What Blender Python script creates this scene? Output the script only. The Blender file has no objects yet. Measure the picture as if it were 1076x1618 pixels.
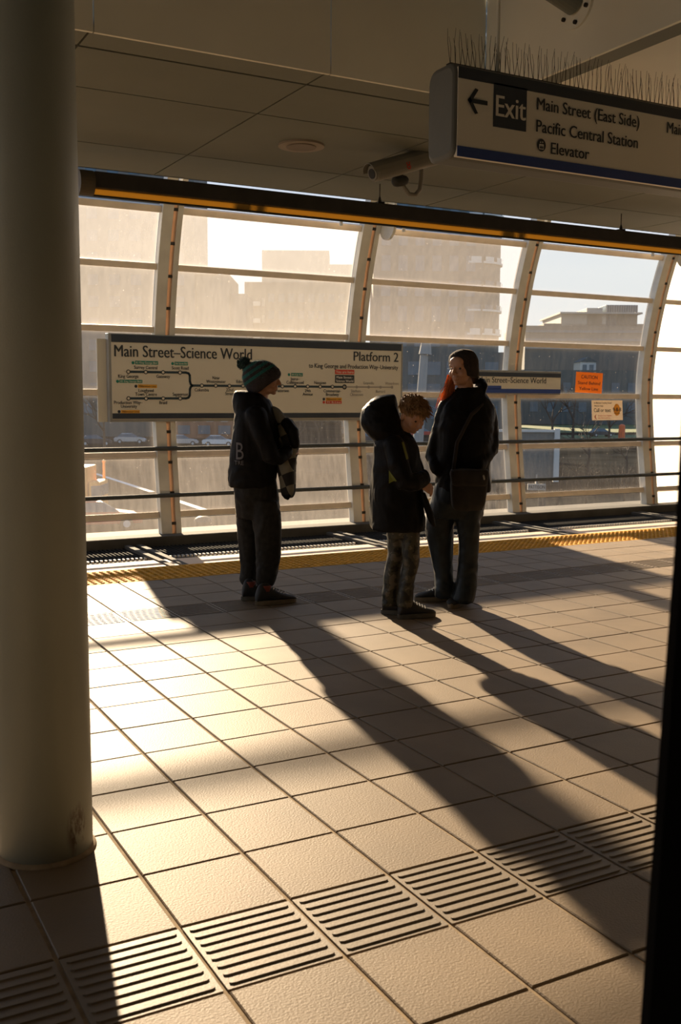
import bpy, bmesh, math, random
from mathutils import Vector, Matrix, noise
from mathutils.bvhtree import BVHTree

random.seed(7)
S = bpy.context.scene
COL = S.collection
PI = math.pi

# ------------------------------------------------------------------ camera
FPX, YAW, PITCH, ROLL, CAMH = 1600.0, math.radians(28.7), math.radians(6.48), math.radians(0.35), 1.32
_f = Vector((math.sin(YAW) * math.cos(PITCH), math.cos(YAW) * math.cos(PITCH), -math.sin(PITCH)))
_r0 = Vector((math.cos(YAW), -math.sin(YAW), 0))
_u0 = _r0.cross(_f)
CR = math.cos(ROLL) * _r0 + math.sin(ROLL) * _u0
CU = -math.sin(ROLL) * _r0 + math.cos(ROLL) * _u0
CF = _f
CP = Vector((0, 0, CAMH))
FH = Vector((math.sin(YAW), math.cos(YAW), 0))
RH = Vector((math.cos(YAW), -math.sin(YAW), 0))
cd = bpy.data.cameras.new('camera')
cam = bpy.data.objects.new('camera', cd)
COL.objects.link(cam)
cd.sensor_fit = 'VERTICAL'
cd.sensor_height = 36.0
cd.lens = 36.0 * FPX / 1618.0
cd.clip_start = 0.05
cd.clip_end = 2000
cam.matrix_world = Matrix(((CR.x, CU.x, -CF.x, 0), (CR.y, CU.y, -CF.y, 0), (CR.z, CU.z, -CF.z, CAMH), (0, 0, 0, 1)))
cd.dof.use_dof = True
cd.dof.focus_distance = 5.6
cd.dof.aperture_fstop = 8.0
S.camera = cam

# ------------------------------------------------------------------ light
S.view_settings.view_transform = 'Standard'
S.view_settings.look = 'None'
S.view_settings.gamma = 1.0
S.view_settings.exposure = -0.80
try:
    S.view_settings.use_curve_mapping = False
except Exception:
    pass
SUN_DIR = Vector((-0.2, -1.0, -0.357)).normalized()      # the way the light travels
sd = bpy.data.lights.new('sun', 'SUN')
sd.energy = 30.0
sd.color = (1.0, 0.75, 0.50)
sd.angle = math.radians(0.9)
sun = bpy.data.objects.new('sun', sd)
COL.objects.link(sun)
sun.rotation_euler = SUN_DIR.to_track_quat('-Z', 'Y').to_euler()
sun.location = (10, 40, 20)

W = bpy.data.worlds.new('sky')
S.world = W
W.use_nodes = True
nt = W.node_tree
nt.nodes.clear()
o = nt.nodes.new('ShaderNodeOutputWorld')
bg = nt.nodes.new('ShaderNodeBackground')
tc = nt.nodes.new('ShaderNodeTexCoord')
sp = nt.nodes.new('ShaderNodeSeparateXYZ')
rp = nt.nodes.new('ShaderNodeValToRGB')
nt.links.new(tc.outputs['Generated'], sp.inputs[0])
nt.links.new(sp.outputs['Z'], rp.inputs[0])
nt.links.new(rp.outputs[0], bg.inputs[0])
nt.links.new(bg.outputs[0], o.inputs[0])
e = rp.color_ramp.elements
e[0].position = 0.0
e[0].color = (0.76, 0.77, 0.77, 1)
e[1].position = 0.85
e[1].color = (0.16, 0.27, 0.5, 1)
x = e.new(0.12); x.color = (0.80, 0.82, 0.84, 1)
x = e.new(0.35); x.color = (0.36, 0.54, 0.82, 1)
bg.inputs[1].default_value = 1.8
S.cycles.sample_clamp_indirect = 6.0
S.cycles.transparent_max_bounces = 16

# ------------------------------------------------------------------ helpers
def ray(u, v):
    return CF + (u - 538.0) / FPX * CR - (v - 809.0) / FPX * CU

def at(u, v, y):
    d = ray(u, v)
    return CP + d * (y / d.y)

def onz(u, v, z=0.0):
    d = ray(u, v)
    return CP + d * ((z - CAMH) / d.z)

def atd(u, v, dist):
    d = ray(u, v)
    return CP + d * (dist / d.dot(FH))

def mat(name, col, rough=0.6, metal=0.0, var=0.12, scale=8.0, bump=0.0, bscale=60.0, spec=0.5, trans=None):
    m = bpy.data.materials.new(name)
    m.use_nodes = True
    t = m.node_tree
    b = t.nodes['Principled BSDF']
    b.inputs['Roughness'].default_value = rough
    b.inputs['Metallic'].default_value = metal
    b.inputs['Specular IOR Level'].default_value = spec
    c = t.nodes.new('ShaderNodeTexCoord')
    n = t.nodes.new('ShaderNodeTexNoise')
    n.inputs['Scale'].default_value = scale
    n.inputs['Detail'].default_value = 5
    t.links.new(c.outputs['Object'], n.inputs['Vector'])
    r = t.nodes.new('ShaderNodeValToRGB')
    r.color_ramp.elements[0].position = 0.3
    r.color_ramp.elements[1].position = 0.7
    lo = [max(0, k * (1 - var)) for k in col]
    hi = [min(1, k * (1 + var)) for k in col]
    r.color_ramp.elements[0].color = (*lo, 1)
    r.color_ramp.elements[1].color = (*hi, 1)
    t.links.new(n.outputs['Fac'], r.inputs[0])
    t.links.new(r.outputs[0], b.inputs['Base Color'])
    if bump:
        n2 = t.nodes.new('ShaderNodeTexNoise')
        n2.inputs['Scale'].default_value = bscale
        n2.inputs['Detail'].default_value = 4
        t.links.new(c.outputs['Object'], n2.inputs['Vector'])
        bp = t.nodes.new('ShaderNodeBump')
        bp.inputs['Strength'].default_value = 1.0
        bp.inputs['Distance'].default_value = bump
        t.links.new(n2.outputs['Fac'], bp.inputs['Height'])
        t.links.new(bp.outputs[0], b.inputs['Normal'])
    if trans:
        out = t.nodes['Material Output']
        tl = t.nodes.new('ShaderNodeBsdfTranslucent')
        tl.inputs[0].default_value = (*col, 1)
        mx = t.nodes.new('ShaderNodeMixShader')
        mx.inputs[0].default_value = trans
        t.links.new(b.outputs[0], mx.inputs[1])
        t.links.new(tl.outputs[0], mx.inputs[2])
        t.links.new(mx.outputs[0], out.inputs[0])
    return m

def obj(name, bm, m=None, parent=None, smooth=False, loc=None):
    me = bpy.data.meshes.new(name)
    bm.normal_update()
    bm.to_mesh(me)
    bm.free()
    o = bpy.data.objects.new(name, me)
    COL.objects.link(o)
    if m:
        me.materials.append(m)
    if smooth:
        for p in me.polygons:
            p.use_smooth = True
    if parent:
        o.parent = parent
    if loc:
        o.location = loc
    return o

def thing(name, label, cat, loc=(0, 0, 0), rz=0.0, group=None):
    o = bpy.data.objects.new(name, None)
    COL.objects.link(o)
    o.location = loc
    o.rotation_euler = (0, 0, rz)
    o.empty_display_size = 0.1
    o['label'] = label
    o['category'] = cat
    o['kind'] = 'thing'
    if group:
        o['group'] = group
    return o

def tag(o, label, cat, group=None):
    o['label'] = label
    o['category'] = cat
    o['kind'] = 'thing'
    if group:
        o['group'] = group
    return o

def struct(o):
    o['kind'] = 'structure'
    return o

def sempty(name, loc=(0, 0, 0)):
    o = bpy.data.objects.new(name, None)
    COL.objects.link(o)
    o.location = loc
    o['kind'] = 'structure'
    return o

def box(bm, x0, x1, y0, y1, z0, z1, bev=0.0, mtx=None):
    vs = [bm.verts.new((x, y, z)) for z in (z0, z1) for y in (y0, y1) for x in (x0, x1)]
    fs = []
    for a in ((0, 2, 3, 1), (4, 5, 7, 6), (0, 1, 5, 4), (2, 6, 7, 3), (0, 4, 6, 2), (1, 3, 7, 5)):
        fs.append(bm.faces.new([vs[i] for i in a]))
    if bev:
        ed = list({e for f in fs for e in f.edges})
        r = bmesh.ops.bevel(bm, geom=ed, offset=bev, segments=2, profile=0.6, affect='EDGES')
        vs = list({v for f in r['faces'] for v in f.verts} | {v for v in vs if v.is_valid})
    if mtx is not None:
        bmesh.ops.transform(bm, matrix=mtx, verts=[v for v in vs if v.is_valid])
    return bm

def B():
    return bmesh.new()

def boxobj(name, x0, x1, y0, y1, z0, z1, m, parent=None, bev=0.0):
    return obj(name, box(B(), x0, x1, y0, y1, z0, z1, bev), m, parent)

def frame_of(d):
    d = d.normalized()
    a = Vector((0, 0, 1)) if abs(d.z) < 0.9 else Vector((1, 0, 0))
    s = d.cross(a).normalized()
    return s, s.cross(d).normalized()

def tube(bm, pts, radii, n=12, cap=True):
    pts = [Vector(p) for p in pts]
    if not hasattr(radii, '__len__'):
        radii = [radii] * len(pts)
    rings = []
    s = None
    for i, p in enumerate(pts):
        d = (pts[min(i + 1, len(pts) - 1)] - pts[max(i - 1, 0)]).normalized()
        if s is None:
            s, t = frame_of(d)
        else:
            s = (s - d * s.dot(d)).normalized()
            t = s.cross(d).normalized()
        rings.append([bm.verts.new(p + (s * math.cos(2 * PI * k / n) + t * math.sin(2 * PI * k / n)) * radii[i]) for k in range(n)])
    for a, b in zip(rings, rings[1:]):
        for k in range(n):
            bm.faces.new((a[k], a[(k + 1) % n], b[(k + 1) % n], b[k]))
    if cap:
        bm.faces.new(list(reversed(rings[0])))
        bm.faces.new(rings[-1])
    return bm

def limb(bm, pts, radii, n=16):
    """tapered rounded chain"""
    pts = [Vector(p) for p in pts]
    P, Rr = [], []
    for i in range(len(pts)):
        if i == 0:
            d = (pts[0] - pts[1]).normalized()
            for a in (85, 60, 30):
                P.append(pts[0] + d * radii[0] * math.sin(math.radians(a)))
                Rr.append(radii[0] * math.cos(math.radians(a)))
        P.append(pts[i]); Rr.append(radii[i])
    d = (pts[-1] - pts[-2]).normalized()
    for a in (30, 60, 85):
        P.append(pts[-1] + d * radii[-1] * math.sin(math.radians(a)))
        Rr.append(radii[-1] * math.cos(math.radians(a)))
    return tube(bm, P, Rr, n)

def ball(bm, c, r, sub=3, mtx=None):
    if not hasattr(r, '__len__'):
        r = (r, r, r)
    M = Matrix.Translation(Vector(c)) @ (mtx.to_4x4() if mtx is not None else Matrix()) @ Matrix.Diagonal((*r, 1))
    bmesh.ops.create_icosphere(bm, subdivisions=sub, radius=1.0, matrix=M)
    return bm

def disc(bm, c, r, thick, axis, n=24):
    c = Vector(c); a = Vector(axis).normalized()
    return tube(bm, [c - a * thick / 2, c + a * thick / 2], r, n)

def crom(a, b, c, d, t):
    return 0.5 * (2 * b + (c - a) * t + (2 * a - 5 * b + 4 * c - d) * t * t + (3 * b - a - 3 * c + d) * t ** 3)

def densify(rows, k=4):
    out = []
    for i in range(len(rows) - 1):
        a, b, c, d = rows[max(i - 1, 0)], rows[i], rows[i + 1], rows[min(i + 2, len(rows) - 1)]
        for j in range(k):
            t = j / k
            out.append([crom(a[q], b[q], c[q], d[q], t) for q in range(len(b))])
    out.append(list(rows[-1]))
    return out

def ellipse_ring(bm, c, ax, ay, n=28, p=2.3):
    vs = []
    for k in range(n):
        t = 2 * PI * k / n
        ct, st = math.cos(t), math.sin(t)
        vs.append(bm.verts.new(c + ax * math.copysign(abs(ct) ** (2 / p), ct) + ay * math.copysign(abs(st) ** (2 / p), st)))
    return vs

def stitch(bm, rings, cap=True):
    n = len(rings[0])
    for a, b in zip(rings, rings[1:]):
        for k in range(n):
            bm.faces.new((a[k], a[(k + 1) % n], b[(k + 1) % n], b[k]))
    if cap:
        bm.faces.new(list(reversed(rings[0])))
        bm.faces.new(rings[-1])

def remesh(o, voxel, smooth=6, wr=0.0, wfreq=(14, 14, 7), seed=0.0):
    md = o.modifiers.new('r', 'REMESH')
    md.mode = 'VOXEL'
    md.voxel_size = voxel
    md.adaptivity = 0.0
    if smooth:
        s = o.modifiers.new('s', 'SMOOTH')
        s.iterations = smooth
        s.factor = 0.5
    dg = bpy.context.evaluated_depsgraph_get()
    me = bpy.data.meshes.new_from_object(o.evaluated_get(dg))
    o.modifiers.clear()
    old = o.data
    me.name = old.name
    mats = [m for m in old.materials]
    o.data = me
    bpy.data.meshes.remove(old)
    me.materials.clear()
    for m in mats:
        me.materials.append(m)
    if wr:
        me.update()
        nr = [v.normal.copy() for v in me.vertices]
        for v, nn in zip(me.vertices, nr):
            q = Vector((v.co.x * wfreq[0] + seed, v.co.y * wfreq[1], v.co.z * wfreq[2] + 3 * noise.noise(v.co * 4)))
            v.co += nn * wr * (noise.noise(q) + 0.5 * noise.noise(q * 2.3))
    for p in me.polygons:
        p.use_smooth = True
    return o

FONT_CACHE = {}
def glyphs(txt):
    if txt not in FONT_CACHE:
        cu = bpy.data.curves.new('t', 'FONT')
        cu.body = txt
        cu.size = 1.0
        cu.resolution_u = 3
        ob = bpy.data.objects.new('t', cu)
        COL.objects.link(ob)
        dg = bpy.context.evaluated_depsgraph_get()
        me = bpy.data.meshes.new_from_object(ob.evaluated_get(dg))
        vs = [v.co.copy() for v in me.vertices]
        fs = [tuple(p.vertices) for p in me.polygons]
        bpy.data.objects.remove(ob)
        bpy.data.curves.remove(cu)
        bpy.data.meshes.remove(me)
        FONT_CACHE[txt] = (vs, fs)
    return FONT_CACHE[txt]
CAPH = max(v.y for v in glyphs('H')[0])

def text_into(bm, txt, x0, x1, z, cap, y, center=None, bold=0.0):
    """lettering standing in the plane y = const, from x0 to x1, baseline z, capital height cap"""
    vs, fs = glyphs(txt)
    w0 = min(v.x for v in vs); w1 = max(v.x for v in vs)
    k = cap / CAPH
    kx = k if x1 is None else (x1 - x0) / (w1 - w0)
    if center is not None:
        kx = k * 0.86
        x0 = center - (w1 - w0) * kx / 2
    for q, off in enumerate((-0.022, 0.022)):
        nv = [bm.verts.new((x0 + (v.x - w0) * kx + off * cap, y - q * 0.0002, z + v.y * k)) for v in vs]
        for f in fs:
            bm.faces.new([nv[i] for i in f])
    return bm

def flat(bm, pts):
    return bm.faces.new([bm.verts.new(p) for p in pts])

def plate(bm, x0, x1, y, z0, z1, t=0.002):
    return box(bm, x0, x1, y - t, y, z0, z1)

# ------------------------------------------------------------------ materials
M = {}
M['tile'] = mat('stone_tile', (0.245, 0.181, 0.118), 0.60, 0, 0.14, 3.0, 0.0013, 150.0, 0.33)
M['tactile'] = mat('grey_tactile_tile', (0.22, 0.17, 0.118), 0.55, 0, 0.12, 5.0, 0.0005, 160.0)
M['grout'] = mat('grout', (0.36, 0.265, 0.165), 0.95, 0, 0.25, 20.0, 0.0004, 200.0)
M['yellow'] = mat('yellow_tactile', (0.75, 0.37, 0.03), 0.8, 0, 0.2, 12.0, spec=0.2)
M['concrete'] = mat('concrete', (0.46, 0.40, 0.33), 0.85, 0, 0.2, 3.0, 0.002, 30.0)
M['dark_concrete'] = mat('dark_concrete', (0.07, 0.068, 0.062), 0.85, 0, 0.3, 3.0, 0.002, 30.0)
M['ledge'] = mat('ledge_plank', (0.74, 0.58, 0.44), 0.7, 0, 0.12, 2.0)
M['grating'] = mat('galvanised_grating', (0.34, 0.34, 0.33), 0.5, 0.4, 0.2, 10.0)
M['column'] = mat('painted_column', (0.32, 0.345, 0.30), 0.42, 0, 0.05, 2.5, 0.0004, 220.0)
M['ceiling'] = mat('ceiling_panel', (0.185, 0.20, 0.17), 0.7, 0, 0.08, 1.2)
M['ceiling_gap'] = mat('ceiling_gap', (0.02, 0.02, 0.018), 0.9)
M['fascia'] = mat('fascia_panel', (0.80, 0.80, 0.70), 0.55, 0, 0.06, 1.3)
M['rib'] = mat('painted_steel_rib', (0.62, 0.61, 0.56), 0.5, 0.1, 0.12, 4.0)
M['transom'] = mat('painted_transom', (0.74, 0.65, 0.54), 0.5, 0.0, 0.1, 5.0)
M['strip'] = mat('amber_glazing_strip', (0.60, 0.44, 0.32), 0.6, 0.0, 0.25, 5.0, trans=0.3)
M['steel_dark'] = mat('dark_steel', (0.05, 0.056, 0.055), 0.6, 0.2, 0.2, 9.0)
M['bolt'] = mat('bolt_dark', (0.04, 0.035, 0.03), 0.5, 0.5)
M['trough'] = mat('dark_trough', (0.045, 0.043, 0.04), 0.6, 0.2, 0.2, 6.0)
M['amber'] = mat('amber_lens', (0.46, 0.31, 0.09), 0.4, 0, 0.08, 5.0, trans=0.5)
M['sign_white'] = mat('sign_white', (0.64, 0.61, 0.52), 0.5, 0, 0.03, 2.0)
M['sign_grey'] = mat('sign_frame_grey', (0.30, 0.31, 0.31), 0.45, 0.3, 0.1, 5.0)
M['sign_navy'] = mat('sign_navy', (0.028, 0.04, 0.062), 0.5, 0, 0.1, 4.0)
M['sign_blue'] = mat('sign_blue', (0.02, 0.06, 0.28), 0.45, 0, 0.08, 4.0)
M['ink'] = mat('ink_dark', (0.022, 0.03, 0.04), 0.6, 0, 0.05)
M['ink_grey'] = mat('ink_grey', (0.33, 0.31, 0.28), 0.6, 0, 0.05)
M['white'] = mat('white_letter', (0.82, 0.80, 0.74), 0.5, 0, 0.03)
M['green'] = mat('badge_green', (0.02, 0.22, 0.16), 0.5, 0, 0.05)
M['orange_badge'] = mat('badge_orange', (0.72, 0.36, 0.03), 0.5, 0, 0.05)
M['red'] = mat('badge_red', (0.55, 0.05, 0.03), 0.5, 0, 0.05)
M['caution'] = mat('caution_orange', (0.85, 0.33, 0.03), 0.5, 0, 0.04, 6.0, trans=0.22)
M['sticker'] = mat('sticker_cream', (0.84, 0.74, 0.62), 0.5, 0, 0.04, 6.0, trans=0.22)
M['post'] = mat('black_post', (0.010, 0.009, 0.008), 0.9, 0.0, 0.2, 5.0, spec=0.02)
M['cctv'] = mat('cctv_cream', (0.24, 0.235, 0.20), 0.5, 0.0, 0.1, 6.0)
M['black'] = mat('black_plastic', (0.012, 0.012, 0.012), 0.4)
M['wire'] = mat('spike_wire', (0.03, 0.028, 0.025), 0.5, 0.6)
M['skin'] = mat('skin', (0.44, 0.24, 0.15), 0.5, 0, 0.08, 20.0)
M['eye'] = mat('eye_dark', (0.03, 0.02, 0.02), 0.2)

def pane_mat(name, dust, streak, edge, tint=(0.92, 0.95, 0.94), col=(0.60, 0.57, 0.53), low=0.0):
    m = bpy.data.materials.new(name)
    m.use_nodes = True
    t = m.node_tree
    t.nodes.clear()
    L = t.links.new
    out = t.nodes.new('ShaderNodeOutputMaterial')
    tr = t.nodes.new('ShaderNodeBsdfTransparent'); tr.inputs[0].default_value = (*tint, 1)
    tl = t.nodes.new('ShaderNodeBsdfTranslucent'); tl.inputs[0].default_value = (*col, 1)
    df = t.nodes.new('ShaderNodeBsdfDiffuse'); df.inputs[0].default_value = (*col, 1)
    md = t.nodes.new('ShaderNodeMixShader'); md.inputs[0].default_value = 0.25
    L(tl.outputs[0], md.inputs[1]); L(df.outputs[0], md.inputs[2])
    mx = t.nodes.new('ShaderNodeMixShader')
    L(tr.outputs[0], mx.inputs[1]); L(md.outputs[0], mx.inputs[2])
    L(mx.outputs[0], out.inputs[0])
    c = t.nodes.new('ShaderNodeTexCoord')
    mp = t.nodes.new('ShaderNodeMapping'); mp.inputs['Scale'].default_value = (16, 16, 1.2)
    L(c.outputs['Object'], mp.inputs[0])
    n1 = t.nodes.new('ShaderNodeTexNoise'); n1.inputs['Scale'].default_value = 1.5; n1.inputs['Detail'].default_value = 6
    n1.inputs['Roughness'].default_value = 0.65
    L(mp.outputs[0], n1.inputs['Vector'])
    n2 = t.nodes.new('ShaderNodeTexNoise'); n2.inputs['Scale'].default_value = 1.3; n2.inputs['Detail'].default_value = 3
    L(c.outputs['Object'], n2.inputs['Vector'])
    n3 = t.nodes.new('ShaderNodeTexNoise'); n3.inputs['Scale'].default_value = 45; n3.inputs['Detail'].default_value = 2
    L(c.outputs['Object'], n3.inputs['Vector'])
    sepg = t.nodes.new('ShaderNodeSeparateXYZ'); L(c.outputs['Generated'], sepg.inputs[0])
    def math_(op, a, b=None, v=None):
        q = t.nodes.new('ShaderNodeMath'); q.operation = op
        if hasattr(a, 'links'): L(a, q.inputs[0])
        else: q.inputs[0].default_value = a
        if b is not None:
            if hasattr(b, 'links'): L(b, q.inputs[1])
            else: q.inputs[1].default_value = b
        return q.outputs[0]
    # edge grime: distance to the pane's rim
    ex = math_('MULTIPLY', math_('ABSOLUTE', math_('SUBTRACT', sepg.outputs['X'], 0.5)), 2.0)
    ez = math_('MULTIPLY', math_('ABSOLUTE', math_('SUBTRACT', sepg.outputs['Z'], 0.5)), 2.0)
    ed = math_('MAXIMUM', math_('POWER', ex, 40.0), math_('POWER', ez, 16.0))
    s = math_('MULTIPLY', math_('SUBTRACT', n1.outputs['Fac'], 0.5), streak)
    s2 = math_('MULTIPLY', math_('SUBTRACT', n2.outputs['Fac'], 0.5), streak * 0.8)
    sp_ = math_('MULTIPLY', math_('GREATER_THAN', n3.outputs['Fac'], 0.74), 0.25 * (streak > 0))
    lo = math_('MULTIPLY', math_('SUBTRACT', 1.0, sepg.outputs['Z']), low)
    tot = math_('ADD', math_('ADD', math_('ADD', math_('ADD', s, s2), dust), math_('MULTIPLY', ed, edge)), math_('ADD', sp_, lo))
    cl = t.nodes.new('ShaderNodeClamp'); L(tot, cl.inputs[0])
    L(cl.outputs[0], mx.inputs[0])
    return m

# dusty glass, row by row from the top; left bays dustier, the extra also imitating glare scattered near the sun
PANES = {
    'left': [pane_mat('pane_l1', 0.31, 0.10, 0.12, col=(0.66, 0.67, 0.67)), pane_mat('pane_l2', 0.235, 0.12, 0.12, low=0.06, col=(0.62, 0.61, 0.58)), pane_mat('pane_l3', 0.08, 0.08, 0.14),
             pane_mat('pane_l4', 0.035, 0.04, 0.12), pane_mat('pane_l5', 0.16, 0.16, 0.12), pane_mat('pane_l6', 0.17, 0.16, 0.10)],
    'right': [pane_mat('pane_r1', 0.03, 0.03, 0.08), pane_mat('pane_r2', 0.055, 0.05, 0.08, low=0.06), pane_mat('pane_r3', 0.012, 0.03, 0.10),
              pane_mat('pane_r4', 0.008, 0.025, 0.10), pane_mat('pane_r5', 0.010, 0.04, 0.10, low=0.03), pane_mat('pane_r6', 0.05, 0.08, 0.10)],
}
PANES['mid'] = [pane_mat('pane_m1', 0.17, 0.08, 0.12), pane_mat('pane_m2', 0.14, 0.10, 0.12, low=0.08)] + [PANES['right'][2], PANES['right'][3], pane_mat('pane_m5', 0.06, 0.16, 0.12), pane_mat('pane_m6', 0.09, 0.18, 0.1)]
PANES['frost'] = [pane_mat('pane_frost', 0.86, 0.04, 0.05, col=(0.98, 0.94, 0.86))] * 6

# ------------------------------------------------------------------ floor
X0, DX = 0.804, 0.3044          # tile joints across the platform
Y0, DY = 2.294, 0.3105          # tile joints along it
EDGE_Y = 7.50
YEL_Y = Y0 + 15 * DY
bm = B()
JX, JY = 0.0055, 0.003
for i in range(-16, 52):
    xa, xb = X0 + i * DX, X0 + (i + 1) * DX
    for j in range(-4, 15):
        if j in (-1, 11):
            continue
        ya, yb = Y0 + j * DY, Y0 + (j + 1) * DY
        h = 0.0012 * math.sin(i * 12.9 + j * 78.2)
        z = h * 0.25
        a, b, c, d = xa + JX, xb - JX, ya + JY, yb - JY
        k = 0.003
        t = [bm.verts.new(p) for p in ((a + k, c + k, z), (b - k, c + k, z), (b - k, d - k, z), (a + k, d - k, z))]
        q = [bm.verts.new(p) for p in ((a, c, z - 0.003), (b, c, z - 0.003), (b, d, z - 0.003), (a, d, z - 0.003))]
        w = [bm.verts.new(p) for p in ((a, c, -0.012), (b, c, -0.012), (b, d, -0.012), (a, d, -0.012))]
        bm.faces.new(t)
        for n in range(4):
            bm.faces.new((q[n], q[(n + 1) % 4], t[(n + 1) % 4], t[n]))
            bm.faces.new((w[n], w[(n + 1) % 4], q[(n + 1) % 4], q[n]))
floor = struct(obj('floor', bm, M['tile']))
bm = B()
box(bm, -14, 34, Y0 - 4 * DY, EDGE_Y, -0.25, -0.0055)
slab = obj('floor_slab', bm, M['grout'], floor)
bm = B()
box(bm, -14, 34, -2.4, EDGE_Y - 0.25, -1.5, -0.25)
obj('platform_wall', bm, M['dark_concrete'], floor)

struct(boxobj('floor_bounce_cut', -14, 34, -2.4, Y0 - 4 * DY - 0.02, -0.25, -0.004, M['dark_concrete']))  # unseen dark floor around the camera, added to cut bounced sunlight
def tactile(name, j):
    bm = B()
    ya, yb = Y0 + j * DY, Y0 + (j + 1) * DY
    for i in range(-8, 46):
        xa, xb = X0 + i * DX + JX, X0 + (i + 1) * DX - JX
        box(bm, xa, xb, ya + 0.006, yb - 0.006, -0.012, -0.001)
        for n in range(8):
            yc = ya + 0.027 + n * 0.0366
            # raised bar with rounded ends
            w, hgt = 0.0085, 0.0023
            xs = [xa + 0.012, xa + 0.020, xb - 0.020, xb - 0.012]
            ws = [w * 0.35, w, w, w * 0.35]
            base = [[bm.verts.new((x, yc + s * ww, -0.001)) for s in (-1, 1)] for x, ww in zip(xs, ws)]
            top = [[bm.verts.new((x, yc + s * ww * 0.7, hgt if 0 < q < 3 else 0.002)) for s in (-1, 1)] for q, (x, ww) in enumerate(zip(xs, ws))]
            for q in range(3):
                bm.faces.new((top[q][0], top[q + 1][0], top[q + 1][1], top[q][1]))
                bm.faces.new((base[q][0], base[q + 1][0], top[q + 1][0], top[q][0]))
                bm.faces.new((top[q][1], top[q + 1][1], base[q + 1][1], base[q][1]))
            bm.faces.new((base[0][0], top[0][0], top[0][1], base[0][1]))
            bm.faces.new((base[3][1], top[3][1], top[3][0], base[3][0]))
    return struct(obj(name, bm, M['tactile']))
tactile('trim_1', -1)
tactile('trim_2', 11)

# yellow edge strip with raised domes
bm = B()
for i in range(-4, 24):
    box(bm, X0 + i * 2 * DX + 0.004, X0 + (i + 1) * 2 * DX - 0.004, YEL_Y + 0.003, EDGE_Y, -0.02, 0.001)
yedge = struct(obj('trim_3', bm, M['yellow']))
bm = B()
p = 0.0545
for i in range(int(-0.5 / p), int(12 / p)):
    for j in range(9):
        x, y = 0.5 + i * p, YEL_Y + 0.045 + j * p
        r1, r2, h = 0.019, 0.011, 0.0075
        a = [bm.verts.new((x + r1 * math.cos(k * PI / 4), y + r1 * math.sin(k * PI / 4), 0.001)) for k in range(8)]
        b = [bm.verts.new((x + r2 * math.cos(k * PI / 4), y + r2 * math.sin(k * PI / 4), h)) for k in range(8)]
        for k in range(8):
            bm.faces.new((a[k], a[(k + 1) % 8], b[(k + 1) % 8], b[k]))
        bm.faces.new(b)
obj('raised_domes', bm, M['yellow'], yedge)

# ------------------------------------------------------------------ track side
struct(boxobj('floor_track', -14, 34, EDGE_Y - 0.25, 10.65, -1.3, -1.1, M['dark_concrete']))
bm = B()
box(bm, -14, 34, 8.98, 9.60, -0.36, -0.30, 0.008)
box(bm, -14, 34, 9.08, 9.52, -1.1, -0.36)
struct(obj('trim_4', bm, M['ledge']))
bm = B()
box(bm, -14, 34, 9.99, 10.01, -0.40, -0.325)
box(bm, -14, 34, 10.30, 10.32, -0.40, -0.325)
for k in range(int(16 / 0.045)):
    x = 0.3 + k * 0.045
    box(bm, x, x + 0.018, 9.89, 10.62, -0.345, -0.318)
g_ = struct(obj('trim_5', bm, mat('shaded_grating', (0.03, 0.03, 0.03), 0.9, 0.0, spec=0.05)))  # shade on the grating put into its near-black colour
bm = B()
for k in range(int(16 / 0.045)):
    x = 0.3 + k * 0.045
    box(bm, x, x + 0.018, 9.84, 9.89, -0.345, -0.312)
obj('grating_sunlit_tips', bm, mat('sunlit_tip_pale', (0.6, 0.58, 0.54), 0.6), g_)  # same bars in a pale colour, standing in for sunlight on their tips
bm = B()
for k in range(-1, 7):
    x = 1.29 + k * 2.46 - 0.60
    for dx in (0, 0.13):
        box(bm, x + dx, x + dx + 0.06, 8.97, 10.60, -0.40, -0.285)
box(bm, -14, 34, 9.80, 9.84, -1.1, -0.33)
obj('grating_bearer', bm, M['dark_concrete'], g_)
struct(boxobj('wall_base', -14, 34, 10.62, 11.25, -1.3, -0.215, M['dark_concrete'], bev=0.015))

# ------------------------------------------------------------------ curved glass wall
PZ = [-0.30, 0.0, 0.75, 1.52, 2.2, 2.87, 3.38, 3.80, 4.15, 4.45]
PY = [10.86, 10.90, 11.0, 11.06, 10.99, 10.84, 10.66, 10.40, 10.05, 9.55]
def prof(z):
    if z <= PZ[0]:
        return PY[0]
    for i in range(len(PZ) - 1):
        if z <= PZ[i + 1]:
            t = (z - PZ[i]) / (PZ[i + 1] - PZ[i])
            g = lambda k: PY[min(max(k, 0), len(PY) - 1)]
            return crom(g(i - 1), g(i), g(i + 1), g(i + 2), t)
    return PY[-1]

def slope(z):
    return (prof(z + 0.02) - prof(z - 0.02)) / 0.04

RIBX = [1.29 + 2.458 * k for k in range(-1, 7)]
def curved_bar(bm, x0, x1, off0, off1, z0, z1, n=36):
    """bar swept up the wall's curve; off0, off1 are distances in front (-) or behind (+) of the glass line"""
    rings = []
    for k in range(n + 1):
        z = z0 + (z1 - z0) * k / n
        s = slope(z)
        nn = Vector((0, 1, -s)).normalized()
        c = Vector((0, prof(z), z))
        rings.append([bm.verts.new(Vector((xx, 0, 0)) + c + nn * oo) for xx, oo in ((x0, off0), (x1, off0), (x1, off1), (x0, off1))])
    for a, b in zip(rings, rings[1:]):
        for k in range(4):
            bm.faces.new((a[k], a[(k + 1) % 4], b[(k + 1) % 4], b[k]))
    bm.faces.new(list(reversed(rings[0])))
    bm.faces.new(rings[-1])
    return bm

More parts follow.
